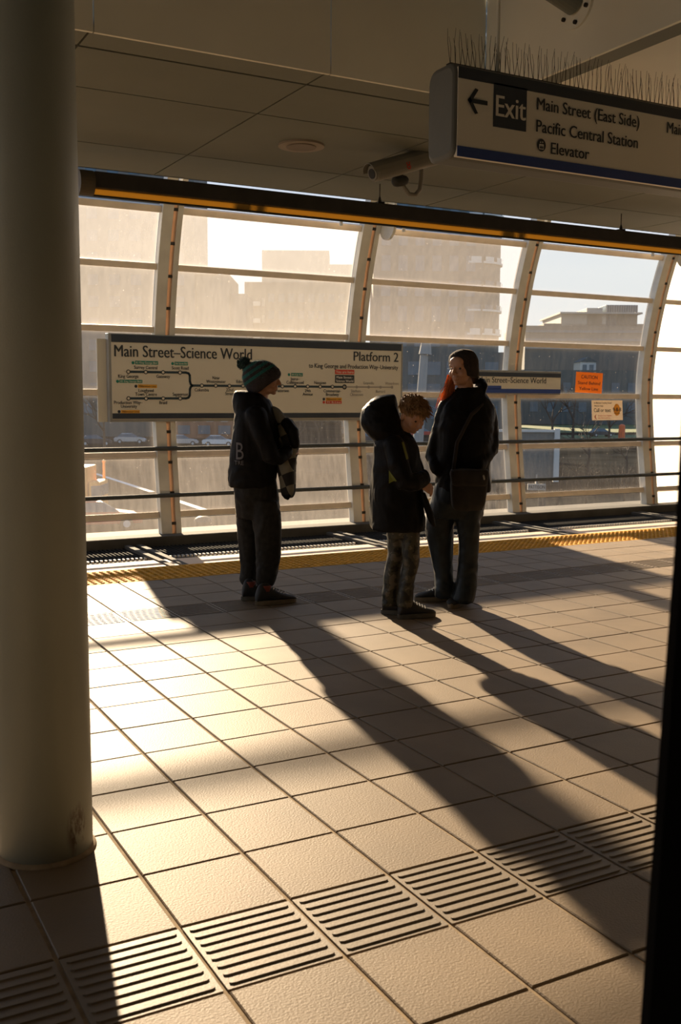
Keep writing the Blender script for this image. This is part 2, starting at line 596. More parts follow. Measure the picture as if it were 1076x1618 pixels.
ZTR = [3.315, 2.728, 2.052, 1.352, 0.660, -0.012]
for k, rx in enumerate(RIBX):
    r = sempty('wall_rib' if k == 0 else 'wall_rib.%03d' % k, (0, 0, 0))
    bm = B()
    curved_bar(bm, rx - 0.115, rx + 0.005, -0.09, 0.03, -0.3, 4.4)
    obj('side_plate', bm, M['rib'], r)
    bm = B()
    curved_bar(bm, rx + 0.055, rx + 0.115, -0.09, 0.03, -0.3, 4.4)
    obj('side_plate', bm, M['rib'], r)
    bm = B()
    curved_bar(bm, rx + 0.005, rx + 0.055, -0.075, -0.07, -0.3, 3.45)
    obj('glazing_strip', bm, M['strip'], r)
    bm = B()
    for q in range(11):
        z = -0.1 + q * 0.34
        y = prof(z) - 0.085
        box(bm, rx + 0.006, rx + 0.054, y - 0.012, y + 0.012, z - 0.016, z + 0.016, 0.004)
    obj('bolt', bm, M['bolt'], r)
    if k in (3, 5):
        # end plate and tie rods at the top of every second rib
        bm = B()
        tube(bm, [(rx + 0.117, 10.46, 3.33), (rx + 0.15, 10.46, 3.33)], 0.17, 28)
        box(bm, rx + 0.117, rx + 0.15, 10.29, 10.66, 3.36, 3.75)
        obj('end_plate', bm, M['rib'], r)
        for sgn in (-1, 1):
            bm = B()
            pa = Vector((rx + sgn * 0.12, 10.5, 3.36)); pb = Vector((rx + sgn * 2.3, 10.52, 3.40))
            tube(bm, [pa, pb], 0.016, 8)
            tr_ = obj('tie_rod', bm, M['transom'], r)
            bm = B()
            q = pa.lerp(pb, 0.14)
            for dz in (-0.022, 0.022):
                box(bm, q.x - 0.09, q.x + 0.09, q.y - 0.012, q.y + 0.012, q.z + dz - 0.006, q.z + dz + 0.006)
            box(bm, q.x - 0.10, q.x - 0.07, q.y - 0.02, q.y + 0.02, q.z - 0.028, q.z + 0.028)
            box(bm, q.x + 0.07, q.x + 0.10, q.y - 0.02, q.y + 0.02, q.z - 0.028, q.z + 0.028)
            box(bm, q.x - 0.06, q.x - 0.03, q.y - 0.012, q.y + 0.012, q.z - 0.085, q.z - 0.02)
            obj('turnbuckle', bm, M['rib'], tr_)

for k in range(len(RIBX) - 1):
    xa, xb = RIBX[k] + 0.115, RIBX[k + 1] - 0.115
    kind = 'left' if k <= 2 else 'mid' if k == 3 else 'right' if k == 4 else 'frost'
    w = sempty('window_%d' % (k + 1))
    zs = ZTR + [-0.30]
    for q in range(6):
        z1, z0 = zs[q] - 0.03, zs[q + 1] + (0.03 if q < 5 else 0)
        bm = B()
        rows = []
        for n in range(7):
            z = z0 + (z1 - z0) * n / 6
            rows.append([bm.verts.new((xx, prof(z) - 0.0, z)) for xx in (xa, xb)])
        for a, b in zip(rows, rows[1:]):
            bm.faces.new((a[0], a[1], b[1], b[0]))
        obj('pane', bm, PANES[kind][q], w, smooth=True)
    for q, zt in enumerate(ZTR):
        bm = B()
        y = prof(zt)
        s = math.atan(slope(zt))
        mt = Matrix.Translation((0, y, zt)) @ Matrix.Rotation(-s, 4, 'X')
        if q == 0:
            box(bm, xa, xb, -0.05, 0.02, -0.04, 0.036, 0.01, mt)
        else:
            box(bm, xa, xb, -0.055, 0.015, -0.034, 0.034, 0.006, mt)
        obj('transom', bm, M['transom'], w)

# hand rails along the wall
def handrail(z, label):
    t = thing('handrail', label, 'rail', (6.2, prof(z) - 0.135, z), 0)
    y = 0.0
    bm = B()
    tube(bm, [(-7.4, y, 0), (9.0, y, 0)], 0.024, 12)
    obj('rail_bar', bm, M['steel_dark'], t)
    for rx in RIBX:
        if rx < 0:
            continue
        bm = B()
        box(bm, rx - 6.2 - 0.02, rx - 6.2 + 0.02, 0.0, 0.06, -0.02, 0.02, 0.004)
        obj('bracket', bm, M['steel_dark'], t)
    return t
handrail(0.735, 'upper dark steel handrail running along the glass wall')
handrail(0.217, 'lower dark steel handrail running along the glass wall')

# ------------------------------------------------------------------ ceiling
CZ = 3.0
NY, FY = 4.88, 7.72         # near and far edge of the low soffit
XC = at(768, 60, NY).x      # where the raised bay turns the corner
PX0, PDX = 2.57, 1.24
bm = B()
JY_ = [NY, 5.11, 5.76, 6.96, FY]
g = 0.007
k0 = -13
for k in range(k0, 25):
    xa, xb = PX0 + k * PDX, PX0 + (k + 1) * PDX
    for q in range(4):
        gg = 0.016 if q in (0,) else g
        ya = JY_[q] + (gg if q == 1 else g if q else 0.021)
        yb = JY_[q + 1] - (0.016 if q == 0 else g if q < 3 else 0)
        box(bm, xa + g * 0.8, xb - g * 0.8, ya, yb, CZ, CZ + 0.02)
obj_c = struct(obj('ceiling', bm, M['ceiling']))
struct(boxobj('ceiling_backing', -14, 34, NY + 0.03, FY, CZ + 0.03, CZ + 0.06, M['ceiling_gap'])).parent = obj_c
# vertical face of the raised bay, jointed panels
CT = 4.3
bm = B()
jx = [-14.0, at(148, 30, NY).x, at(523, 60, NY).x, XC]
jx.insert(1, jx[1] - 1.6); jx.insert(1, jx[1] - 1.6)
for a, b in zip(jx, jx[1:]):
    box(bm, a + 0.003, b - 0.003, NY, NY + 0.02, CZ - 0.001, CT)
struct(obj('wall_fascia', bm, M['fascia']))
bm = B()
for n in range(4):
    y1 = NY - n * 1.8; y0 = y1 - 1.8
    box(bm, XC, XC + 0.02, y0 + 0.003, y1 - 0.003, CZ - 0.001, CT)
struct(obj('wall_fascia_side', bm, M['fascia']))
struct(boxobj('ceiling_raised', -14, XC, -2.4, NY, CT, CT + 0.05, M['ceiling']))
bm = B()
box(bm, XC + 0.021, XC + 0.14, -2.4, NY - 0.001, CZ, CZ + 0.02)
struct(obj('ceiling_lip', bm, M['ceiling']))
struct(boxobj('ceiling_side', XC + 0.143, 34, -2.4, NY - 0.003, CZ, CZ + 0.02, M['fascia']))
struct(boxobj('ceiling_sky_block', -14, 34, FY - 0.05, 9.6, 4.45, 4.52, M['ceiling']))  # unseen roof over the track, added to block skylight
struct(boxobj('wall_soffit_edge', -14, 34, FY - 0.02, FY, CZ, 4.45, M['ceiling']))
# unseen dark wall behind the camera, added to keep sky light out
struct(boxobj('wall_light_block', -14, 34, -2.5, -2.4, -1, 4.4, M['dark_concrete']))

# round recessed fixture in the soffit and the flange on the side face
p = onz(476, 229, CZ)
t = thing('ceiling_speaker', 'round brown recessed disc in the low ceiling panel', 'ceiling disc', (p.x, p.y, CZ))
bm = B(); disc(bm, (0, 0, -0.006), 0.155, 0.014, (0, 0, 1), 36); obj('rim', bm, mat('disc_rim', (0.30, 0.25, 0.19), 0.6), t)
bm = B(); disc(bm, (0, 0, -0.015), 0.10, 0.008, (0, 0, 1), 36); obj('grille', bm, mat('disc_grille', (0.20, 0.16, 0.12), 0.6), t)
d = ray(912, 6); fp = CP + d * (XC / d.x)
t = thing('pipe_flange', 'round bolted pipe flange on the bay wall above the exit sign', 'flange', (XC, fp.y, fp.z))
bm = B(); disc(bm, (-0.008, 0, 0), 0.12, 0.014, (1, 0, 0), 32); obj('flange_plate', bm, M['fascia'], t)
bm = B(); tube(bm, [(-0.015, 0, 0.0), (-0.35, 0, 0.1)], 0.06, 20); obj('pipe', bm, M['ceiling'], t)
for k in range(6):
    bm = B(); a = k * PI / 3 + 0.4
    disc(bm, (-0.02, 0.095 * math.cos(a), 0.095 * math.sin(a)), 0.011, 0.014, (1, 0, 0), 8); obj('bolt', bm, M['bolt'], t)

# ------------------------------------------------------------------ column
CX, CY, CRAD = 0.612, 2.905, 0.134
m = mat('painted_column_worn', (0.32, 0.345, 0.30), 0.42, 0, 0.05, 2.5, 0.0004, 220.0)
tt = m.node_tree
bsd = tt.nodes['Principled BSDF']
src = bsd.inputs['Base Color'].links[0].from_socket
tcn = tt.nodes.new('ShaderNodeTexCoord')
geo = tt.nodes.new('ShaderNodeSeparateXYZ'); tt.links.new(tcn.outputs['Object'], geo.inputs[0])
nz = tt.nodes.new('ShaderNodeTexNoise'); nz.inputs['Scale'].default_value = 26; nz.inputs['Detail'].default_value = 8; nz.inputs['Roughness'].default_value = 0.7
mpp = tt.nodes.new('ShaderNodeMapping'); mpp.inputs['Scale'].default_value = (1.6, 1.6, 0.5)
tt.links.new(tcn.outputs['Object'], mpp.inputs[0]); tt.links.new(mpp.outputs[0], nz.inputs['Vector'])
def vdist(c, r):
    s_ = tt.nodes.new('ShaderNodeVectorMath'); s_.operation = 'SUBTRACT'; s_.inputs[1].default_value = c
    tt.links.new(tcn.outputs['Object'], s_.inputs[0])
    sc_ = tt.nodes.new('ShaderNodeVectorMath'); sc_.operation = 'MULTIPLY'; sc_.inputs[1].default_value = r
    tt.links.new(s_.outputs[0], sc_.inputs[0])
    l_ = tt.nodes.new('ShaderNodeVectorMath'); l_.operation = 'LENGTH'; tt.links.new(sc_.outputs[0], l_.inputs[0])
    return l_.outputs['Value']
dd = vdist((0.065, -0.117, 0.085), (24, 24, 11))
mr = tt.nodes.new('ShaderNodeMapRange'); mr.inputs[1].default_value = 1.0; mr.inputs[2].default_value = 0.5; tt.links.new(dd, mr.inputs[0])
thr = tt.nodes.new('ShaderNodeMapRange'); thr.inputs[1].default_value = 0.47; thr.inputs[2].default_value = 0.56; tt.links.new(nz.outputs['Fac'], thr.inputs[0])
mul = tt.nodes.new('ShaderNodeMath'); mul.operation = 'MULTIPLY'; tt.links.new(mr.outputs[0], mul.inputs[0]); tt.links.new(thr.outputs[0], mul.inputs[1])
mxx = tt.nodes.new('ShaderNodeMixRGB'); mxx.inputs[2].default_value = (0.10, 0.07, 0.05, 1)
tt.links.new(mul.outputs[0], mxx.inputs[0]); tt.links.new(src, mxx.inputs[1]); tt.links.new(mxx.outputs[0], bsd.inputs['Base Color'])
bm = B()
tube(bm, [(0, 0, -0.01), (0, 0, 4.3)], CRAD, 96)
struct(obj('column', bm, m, None, smooth=True, loc=(CX, CY, 0)))
bm = B()
tube(bm, [(CX, CY, -0.004), (CX, CY, 0.004), (CX, CY, 0.012)], [CRAD + 0.012, CRAD + 0.010, CRAD + 0.0005], 64)
struct(obj('trim_6', bm, M['grout'], None, smooth=True))

# ------------------------------------------------------------------ dark post close to the camera
def near(u, v, d):
    return CP + ray(u, v) * d
pd = 0.95
bm = B()
a0 = near(1013, 1640, pd); a1 = near(1052, 1080, pd); a2 = near(1069, 860, pd); a3 = near(1100, 200, pd)
base = near(1002, 2400, pd)
def post_ring(p, w=0.16):
    return [bm.verts.new(p + RH * (w * cx) + FH * (0.10 * cy)) for cx, cy in ((0.03, -0.05), (0.0, 0.05), (0.03, 0.15), (0.45, 1), (1, 1), (1, 0))]
g = base.copy(); ge = (base - a0).normalized()
foot = a0 + (base - a0) * ((a0.z - 0.0) / (a0.z - base.z)) if a0.z > base.z else base
stitch(bm, [post_ring(foot), post_ring(a0), post_ring(a1), post_ring(a2), post_ring(a3)])
tag(obj('door_post', bm, M['post'], smooth=False), 'out of focus black leaning post at the right foreground edge', 'post')

# ------------------------------------------------------------------ suspended trough below the soffit edge
TY = 7.05
pa = at(150, 292, TY); pz_top = at(400, 298, TY).z; pz_bot = at(400, 322, TY).z
tz1, tz0 = pz_top, pz_bot
t = thing('light_trough', 'long dark suspended trough with an amber strip under the ceiling edge', 'light fitting', (pa.x, TY, tz1))
H_ = tz1 - tz0
bm = B()
box(bm, 0, 12, 0.0, 0.065, -H_, 0, 0.006)
obj('housing', bm, M['trough'], t)
bm = B()
box(bm, 0, 12, 0.05, 0.055, -H_ - 0.042, -H_)
obj('amber_strip', bm, M['amber'], t)
bm = B()
box(bm, 0, 12, 0.035, 0.06, -H_ - 0.054, -H_ - 0.042)
obj('lower_lip', bm, M['trough'], t)
bm = B()
tube(bm, [(-0.10, 0.06, -0.075), (0.0, 0.06, -0.075)], 0.085, 24)
obj('end_cap', bm, mat('cap_brown', (0.10, 0.085, 0.06), 0.6), t)
for u, v0, v1 in ((600, 291, 318), (981, 322, 362)):
    p0 = at(u, v0, TY + 0.06); p1 = at(u, v1, TY + 0.06)
    bm = B(); tube(bm, [(p1.x - pa.x, 0.06, -0.0), (p1.x - pa.x, 0.06, CZ - tz1 - 0.0)], 0.004, 6); h = obj('hanger_wire', bm, M['bolt'], t)
    bm = B(); box(bm, p1.x - pa.x - 0.03, p1.x - pa.x + 0.03, 0.03, 0.09, -0.002, 0.02, 0.004)
    tube(bm, [(p1.x - pa.x, 0.06, 0.02), (p1.x - pa.x, 0.06, 0.06)], [0.016, 0.006], 8); obj('clamp', bm, M['bolt'], h)

# ------------------------------------------------------------------ big route map sign
SY = 10.90
def P2(u, v, y=SY):
    q = at(u, v, y); return q.x, q.z
x0 = at(172.5, 600, SY).x; x1 = at(637, 600, SY).x
z1 = (at(172, 528, SY).z + at(637, 541, SY).z) / 2
z0 = (at(173, 667, SY).z + at(637, 664, SY).z) / 2
t = thing('station_sign', 'long pale platform sign with a railway line map behind the boy in the beanie', 'sign', (x0, SY, z0))
def loc_(x, z):
    return x - x0, z - z0
Wd, Hh = x1 - x0, z1 - z0
bm = B(); box(bm, 0, Wd, 0.012, 0.13, 0, Hh, 0.008); obj('housing', bm, M['sign_grey'], t)
bm = B(); plate(bm, 0.03, Wd - 0.03, 0.011, 0.03, Hh - 0.03, 0.006); obj('face_panel', bm, M['sign_white'], t)
bm = B(); plate(bm, 0.03, Wd - 0.03, 0.004, Hh - 0.095, Hh - 0.012, 0.003); obj('header_band', bm, M['sign_navy'], t)
bm = B(); plate(bm, 0.03, Wd - 0.03, 0.004, 0.035, 0.095, 0.003); obj('footer_band', bm, M['sign_navy'], t)
TYL = 0.0015
def lx(u, v):
    q = at(u, v, SY); return q.x - x0, q.z - z0
dark, grey = M['ink'], M['ink_grey']
def put(bmm, txt, u0, u1, vb, cap_px):
    a, z = lx(u0, vb); b, zz = lx(u1, vb)
    obj('lettering', text_into(B(), txt, a, b, z, cap_px * 0.0077, TYL), bmm, t)
def putc(bmm, txt, u, vb, cap_px=5.2):
    a, z = lx(u, vb)
    obj('station_label', text_into(B(), txt, a, None, z, cap_px * 0.0077, TYL, center=a), bmm, t)
put(dark, 'Main Street\u2013Science World', 181, 398, 563, 16)
put(dark, 'Platform 2', 559, 629.5, 570, 14.5)
put(dark, 'to King George and Production Way\u2013University', 488, 629, 581, 6.8)
for txt, u, vb in (('Surrey Central', 230.5, 583.2), ('Scott Road', 285, 584), ('King George', 203, 597), ('Gateway', 258, 597.3),
                   ('Lougheed', 231, 619.5), ('Town Centre', 231, 625.5), ('Sapperton', 285, 625.5), ('Production Way\u2013', 203, 638.5),
                   ('University', 204, 644.5), ('Braid', 258, 638.5), ('Columbia', 319, 618.5), ('New', 341.5, 599.5), ('Westminster', 341.5, 605.2),
                   ('22nd', 363, 618.5), ('Street', 363, 624.4), ('Edmonds', 384, 605.4), ('Patterson', 446.3, 619.6), ('Joyce\u2013', 466.4, 601),
                   ('Collingwood', 466.4, 606.6), ('29th', 486.3, 619.7), ('Avenue', 486.3, 625.2), ('Nanaimo', 506, 607), ('Commercial\u2013', 525.4, 620),
                   ('Broadway', 525.4, 625.6)):
    putc(dark, txt, u, vb, 4.6)
for txt, u, vb in (('Stadium\u2013', 563.5, 620), ('Chinatown', 563.5, 625.6), ('Granville', 582.5, 607.5), ('Burrard', 601.3, 620.6), ('Waterfront', 619.5, 608)):
    putc(grey, txt, u, vb, 4.4)
# route line
def line(bmm, pts, w=0.013):
    pts = [lx(*q) for q in pts]
    for (a, b), (c, d_) in zip(pts, pts[1:]):
        v = Vector((c - a, d_ - b)); n = Vector((-v.y, v.x)).normalized() * w
        v = v.normalized() * w * 0.4
        flat(bmm, [(a + n.x - v.x, 0.002, b + n.y - v.y), (a - n.x - v.x, 0.002, b - n.y - v.y), (c - n.x + v.x, 0.002, d_ - n.y + v.y), (c + n.x + v.x, 0.002, d_ + n.y + v.y)])
ln, lg = B(), B()
line(ln, [(202.8, 587.4), (294, 588.8), (298, 590), (300, 593), (300.3, 603), (301.5, 607), (304, 609.2), (544.4, 611.4)])
line(ln, [(203.2, 629.5), (294, 629.5), (298, 628.3), (300, 625), (300.3, 615), (301.5, 611.5), (304, 609.4)])
line(lg, [(544.4, 611.4), (619.5, 612)], 0.008)
obj('route_line', ln, mat('route_teal', (0.02, 0.045, 0.065), 0.5), t)
obj('route_line_onward', lg, M['ink_grey'], t)
dots = [(202.8, 587.4), (230.4, 587.9), (257.8, 588.3), (284.5, 588.6), (203.2, 629.5), (230.9, 629.7), (258, 629.7), (284.8, 629.5), (319, 609.3), (341, 609.5), (362.6, 609.7), (384, 609.7), (405, 610), (425.5, 610.2), (446.3, 610.5), (466.4, 610.5), (486.3, 610.7), (506, 610.9), (525.4, 611.1)]
def dot(bmm, u, v, r, y):
    a, z = lx(u, v)
    flat(bmm, [(a + r * math.cos(2 * PI * k / 16), y, z + r * math.sin(2 * PI * k / 16)) for k in range(16)])
for u, v in dots:
    dd_, di = B(), B()
    dot(dd_, u, v, 0.024, 0.001); dot(di, u, v, 0.014, 0.0004)
    sdo = obj('station_dot', dd_, M['ink'], t); obj('dot_centre', di, M['sign_white'], sdo)
dd_, di = B(), B()
dot(dd_, 544.4, 611.4, 0.032, 0.001)
a, z = lx(544.4, 611.4)
for s_ in (1, -1):
    flat(di, [(a - 0.018, 0.0004, z), (a - 0.010, 0.0004, z), (a + 0.004, 0.0004, z + s_ * 0.015), (a - 0.004, 0.0004, z + s_ * 0.015)])
flat(di, [(a - 0.014, 0.0004, z - 0.003), (a + 0.02, 0.0004, z - 0.003), (a + 0.02, 0.0004, z + 0.003), (a - 0.014, 0.0004, z + 0.003)])
for u, v in ((563.5, 611.5), (582.5, 611.7), (601.3, 611.9), (619.5, 612)):
    dot(lg2 := B(), u, v, 0.018, 0.001)
    obj('station_dot', lg2, M['ink_grey'], t)
sdo = obj('station_dot', dd_, M['ink'], t); obj('arrow', di, M['sign_white'], sdo)
def badge(mk, u0, u1, v0, v1, txt, tm='sign_white', icon=None):
    a, za = lx(u0, v1); b, zb = lx(u1, v0)
    bb = B(); flat(bb, [(a, 0.002, za), (b, 0.002, za), (b, 0.002, zb), (a, 0.002, zb)])
    bo = obj('badge', bb, M[mk], t)
    tt_ = B(); text_into(tt_, txt, a + 0.012, b - 0.012, za + (zb - za) * 0.22, (zb - za) * 0.56, 0.0008)
    obj('badge_text', tt_, M[tm], bo)
    if icon:
        ib = B(); dot(ib, u0 - 3.2, (v0 + v1) / 2, 0.017, 0.002); obj('badge_dot', ib, M[icon], bo)
badge('green', 213.5, 250, 570.8, 575.6, 'R1 King George Blvd', icon='green')
badge('green', 276, 297, 572, 577, 'R6 Scott Rd', icon='green')
badge('green', 189, 225, 600.3, 604.8, 'R1 King George Blvd', icon='green')
badge('orange_badge', 218, 248, 607.8, 612.8, 'Millennium Line', 'ink', icon='ink')
badge('orange_badge', 191.5, 221, 648, 652.8, 'Millennium Line', 'ink', icon='ink')
badge('green', 460, 478.5, 589.6, 594.3, 'R4 41st Ave', icon='green')
badge('orange_badge', 515, 540, 628.4, 633, 'Millennium Line', 'ink', icon='ink')
badge('red', 515, 540, 633.4, 637.8, '99 B-Line', icon='red')
badge('red', 529.5, 560, 584.5, 591, 'You are here')
a, za = lx(529.5, 605); b, zb = lx(560, 592.8)
bb = B(); flat(bb, [(a, 0.002, za), (b, 0.002, za), (b, 0.002, zb), (a, 0.002, zb)]); bo = obj('badge', bb, M['ink'], t)
tt_ = B(); text_into(tt_, 'Main Street\u2013', a + 0.02, b - 0.02, za + (zb - za) * 0.56, (zb - za) * 0.28, 0.0008)
text_into(tt_, 'Science World', a + 0.015, b - 0.015, za + (zb - za) * 0.12, (zb - za) * 0.28, 0.0008); obj('badge_text', tt_, M['white'], bo)
bm = B(); box(bm, -0.10, -0.001, 0.10, 0.13, 0.0, Hh - 0.06); obj('backing_panel', bm, M['sign_white'], t)

# ------------------------------------------------------------------ small station name sign
SY2 = 10.90
a_ = at(738, 600, SY2); b_ = at(887, 606, SY2)
zt_, zb_ = at(887, 587, SY2).z, at(887, 624, SY2).z
t = thing('name_sign', 'short station name sign with a blue lower band beside the woman', 'sign', (a_.x, SY2, zb_))
Wd, Hh = b_.x - a_.x, zt_ - zb_
bm = B(); box(bm, 0, Wd, 0.012, 0.11, 0, Hh, 0.008); obj('housing', bm, M['sign_grey'], t)
bm = B(); plate(bm, 0.02, Wd - 0.012, 0.011, 0.02, Hh - 0.03, 0.006); obj('face_panel', bm, M['sign_white'], t)
bm = B(); plate(bm, 0.02, Wd - 0.012, 0.004, Hh - 0.085, Hh - 0.03, 0.003); obj('header_band', bm, M['sign_navy'], t)
bm = B(); plate(bm, 0.02, Wd - 0.012, 0.004, 0.02, 0.075, 0.003); st = at(792, 615, SY2)
plate(bm, 0.02, st.x - a_.x, 0.004, 0.07, 0.115, 0.003); obj('blue_band', bm, M['sign_blue'], t)
bm = B(); text_into(bm, 'Main Street\u2013Science World', at(756, 605, SY2).x - a_.x, at(863, 605, SY2).x - a_.x, at(840, 605.5, SY2).z - zb_, 0.075, 0.0035)
obj('lettering', bm, M['ink'], t)

# ------------------------------------------------------------------ stickers on the glass
def sticker(name, label, cat, u0, u1, v0, v1, m, tilt=0.0):
    zc = at((u0 + u1) / 2, (v0 + v1) / 2, 11.0).z
    y = prof(zc) - 0.012
    a = at(u0, (v0 + v1) / 2, y).x; b = at(u1, (v0 + v1) / 2, y).x
    h1 = at((u0 + u1) / 2, v0, y).z; h0 = at((u0 + u1) / 2, v1, y).z
    t = thing(name, label, cat, ((a + b) / 2, y, (h0 + h1) / 2))
    t.rotation_euler = (math.atan(-slope(zc)), tilt, 0)
    w, h = (b - a) / 2, (h1 - h0) / 2
    bm = B(); box(bm, -w, w, -0.002, 0.002, -h, h); obj('sheet', bm, m, t)
    return t, w, h
t, w, h = sticker('caution_sticker', 'orange caution sticker on the glass above the cream helpline sticker', 'sticker', 909.5, 951.5, 588.5, 621, M['caution'], 0.03)
for tx_, xa_, xb_, z_, c_ in (('CAUTION', -0.62, 0.6, 0.38, 0.34), ('Stand Behind', -0.84, 0.84, -0.18, 0.30), ('Yellow Line', -0.72, 0.7, -0.74, 0.30)):
    obj('lettering', text_into(B(), tx_, w * xa_, w * xb_, h * z_, h * c_, -0.0035), M['ink'], t)
t, w, h = sticker('helpline_sticker', 'cream helpline sticker with an orange 9-8-8 disc on the glass', 'sticker', 935, 983.5, 632.5, 664, M['sticker'])
for tx_, xa_, xb_, z_, c_ in (('In distress? Feeling down?', -0.85, 0.30, 0.66, 0.17), ("There's help.", -0.85, -0.25, 0.36, 0.17), ('Call or text', -0.87, 0.22, -0.18, 0.38)):
    obj('lettering', text_into(B(), tx_, w * xa_, w * xb_, h * z_, h * c_, -0.0035), M['ink'], t)
bm = B()
flat(bm, [(w * 0.62 + h * 0.46 * 0.95 * math.cos(2 * PI * k / 28), -0.003, h * 0.05 + h * 0.60 * math.sin(2 * PI * k / 28)) for k in range(28)])
ds = obj('orange_disc', bm, mat('disc_orange', (0.9, 0.36, 0.02), 0.5), t)
bm = B(); text_into(bm, '9-8-8', w * 0.36, w * 0.90, -h * 0.10, h * 0.36, -0.0045); text_into(bm, 'Call or text', w * 0.42, w * 0.82, -h * 0.34, h * 0.10, -0.0045); obj('disc_lettering', bm, M['ink'], ds)
bm = B()
text_into(bm, 'Suicide Crisis Helpline', -w * 0.62, w * 0.28, -h * 0.60, h * 0.13, -0.0035)
text_into(bm, "Ligne d'aide en cas de crise", -w * 0.62, w * 0.16, -h * 0.82, h * 0.12, -0.0035)
text_into(bm, '(', -w * 0.84, -w * 0.70, -h * 0.78, h * 0.34, -0.0035)
obj('small_print', bm, M['red'], t)

# ------------------------------------------------------------------ hanging exit sign
EY = 3.6
xl = at(721, 180, EY).x; xr = at(1076, 230, EY).x + 0.75
zt_ = at(722, 95, EY).z; zb_ = at(720, 247.5, EY).z
t = thing('exit_sign', 'hanging exit sign with an arrow pointing left and bird spikes on top', 'sign', (xl, EY, zb_))
Wd, Hh = xr - xl, zt_ - zb_
TH = 0.19
bm = B()
# rounded rectangular box section swept along x with a rounded left end
prof_pts = []
rr = 0.045
for cx, cz, a0 in ((TH - rr, rr, -90), (TH - rr, Hh - rr, 0), (rr, Hh - rr, 90), (rr, rr, 180)):
    for q in range(5):
        a = math.radians(a0 + q * 22.5)
        prof_pts.append((cx + rr * math.cos(a), cz + rr * math.sin(a)))
rings = []
for xx, sc in ((-0.012, 0.90), (-0.006, 0.97), (0.0, 1.0), (Wd, 1.0)):
    rings.append([bm.verts.new((xx, 0.006 + TH / 2 + (y_ - TH / 2) * sc, Hh / 2 + (z_ - Hh / 2) * sc)) for y_, z_ in prof_pts])
stitch(bm, rings)
obj('housing', bm, mat('exit_housing', (0.15, 0.16, 0.155), 0.55, 0, 0.08, 4.0), t)
fy = 0.004
bm = B(); box(bm, 0.008, Wd - 0.02, fy - 0.002, fy + 0.02, 0.004, Hh - 0.022); obj('face_panel', bm, mat('exit_face', (0.82, 0.80, 0.72), 0.5, 0, 0.03, 2.0), t)
bm = B(); plate(bm, 0.008, Wd - 0.02, fy - 0.002, Hh - 0.067, Hh - 0.022, 0.003)
sqa, sqb = at(780, 165, EY).x - xl, at(832, 165, EY).x - xl
plate(bm, sqa, sqb, fy - 0.002, at(806, 204, EY).z - zb_, Hh - 0.06, 0.003); obj('header_band', bm, M['sign_navy'], t)
bm = B(); plate(bm, 0.008, Wd - 0.02, fy - 0.002, 0.004, 0.046, 0.003); obj('blue_band', bm, M['sign_blue'], t)
def ex(u, v):
    q = at(u, v, EY); return q.x - xl, q.z - zb_
bm = B()
a, z = ex(739, 158); b, _ = ex(770, 162)
w_ = 0.009
flat(bm, [(a + 0.008, -0.002, z - w_), (b, -0.002, z - w_), (b, -0.002, z + w_), (a + 0.008, -0.002, z + w_)])
L_ = (b - a) * 0.48
for s_ in (1, -1):
    flat(bm, [(a - 0.002, -0.0025, z), (a + 0.012, -0.0025, z - s_ * 0.013), (a + L_ + 0.004, -0.0025, z + s_ * (L_ * 0.98)), (a + L_ - 0.012, -0.0025, z + s_ * (L_ * 1.08))])
obj('arrow', bm, M['ink'], t)
bm = B(); a, z = ex(783, 183); b, _ = ex(829.5, 190); text_into(bm, 'Exit', a, b, z, ex(783, 150)[1] - z, -0.003); obj('exit_lettering', bm, M['white'], t)
bm = B()
def el(txt, u0, vb, u1, vtop):
    a, z = ex(u0, vb); b = at(u1, vb, EY).x - xl
    obj('lettering', text_into(B(), txt, a, b, z, ex(u0, vtop)[1] - z, -0.002), M['ink'], t)
el('Main Street (East Side)', 848, 173, 1010.5, 154)
el('Pacific Central Station', 847, 208, 1008, 189)
el('Elevator', 870, 243, 930.5, 225)
a, z = ex(1053.5, 207); zt2 = ex(1053.5, 191)[1]
bm = B(); text_into(bm, 'Main Street (West Side)', a, a + (at(1010.5, 190, EY).x - at(848, 190, EY).x), ex(848, 173)[1], ex(848, 154)[1] - ex(848, 173)[1], -0.002)
obj('lettering', bm, M['ink'], t)
a, z = ex(855, 229.5)
bm = B(); r_ = 0.0245
flat(bm, [(a + r_ * math.cos(2 * PI * k / 32), -0.002, z + r_ * 1.1 * math.sin(2 * PI * k / 32)) for k in range(32)])
ic = obj('elevator_symbol', bm, M['ink'], t)
bm = B(); plate(bm, a - 0.0125, a + 0.0125, -0.0022, z - 0.018, z + 0.004, 0.001)
for s_, q in ((-1, 1), (1, -1)):
    flat(bm, [(a + s_ * 0.006 - 0.004, -0.003, z + 0.012 - q * 0.003), (a + s_ * 0.006 + 0.004, -0.003, z + 0.012 - q * 0.003), (a + s_ * 0.006, -0.003, z + 0.012 + q * 0.004)])
obj('symbol_car', bm, M['white'], ic)
bm = B()
for q in range(3):
    ball(bm, (a - 0.007 + q * 0.007, -0.0035, z - 0.003), (0.0022, 0.0006, 0.0024), 1)
    box(bm, a - 0.0095 + q * 0.007, a - 0.0045 + q * 0.007, -0.0042, -0.0034, z - 0.015, z - 0.006)
obj('symbol_riders', bm, M['ink'], ic)
bm = B()
nsp = int((Wd - 0.05) / 0.026)
for q in range(nsp):
    x = 0.01 + q * 0.026
    for s_ in (-1, 1):
        rj = random.uniform(-0.012, 0.012)
        tube(bm, [(x, TH / 2 - 0.03, Hh), (x + s_ * 0.024 + rj, TH / 2 - 0.03 + s_ * 0.02, Hh + 0.085 + rj), (x + s_ * 0.032 + rj * 2, TH / 2 - 0.03 + s_ * 0.035, Hh + 0.135 + rj)], [0.0015, 0.0013, 0.0009], 4)
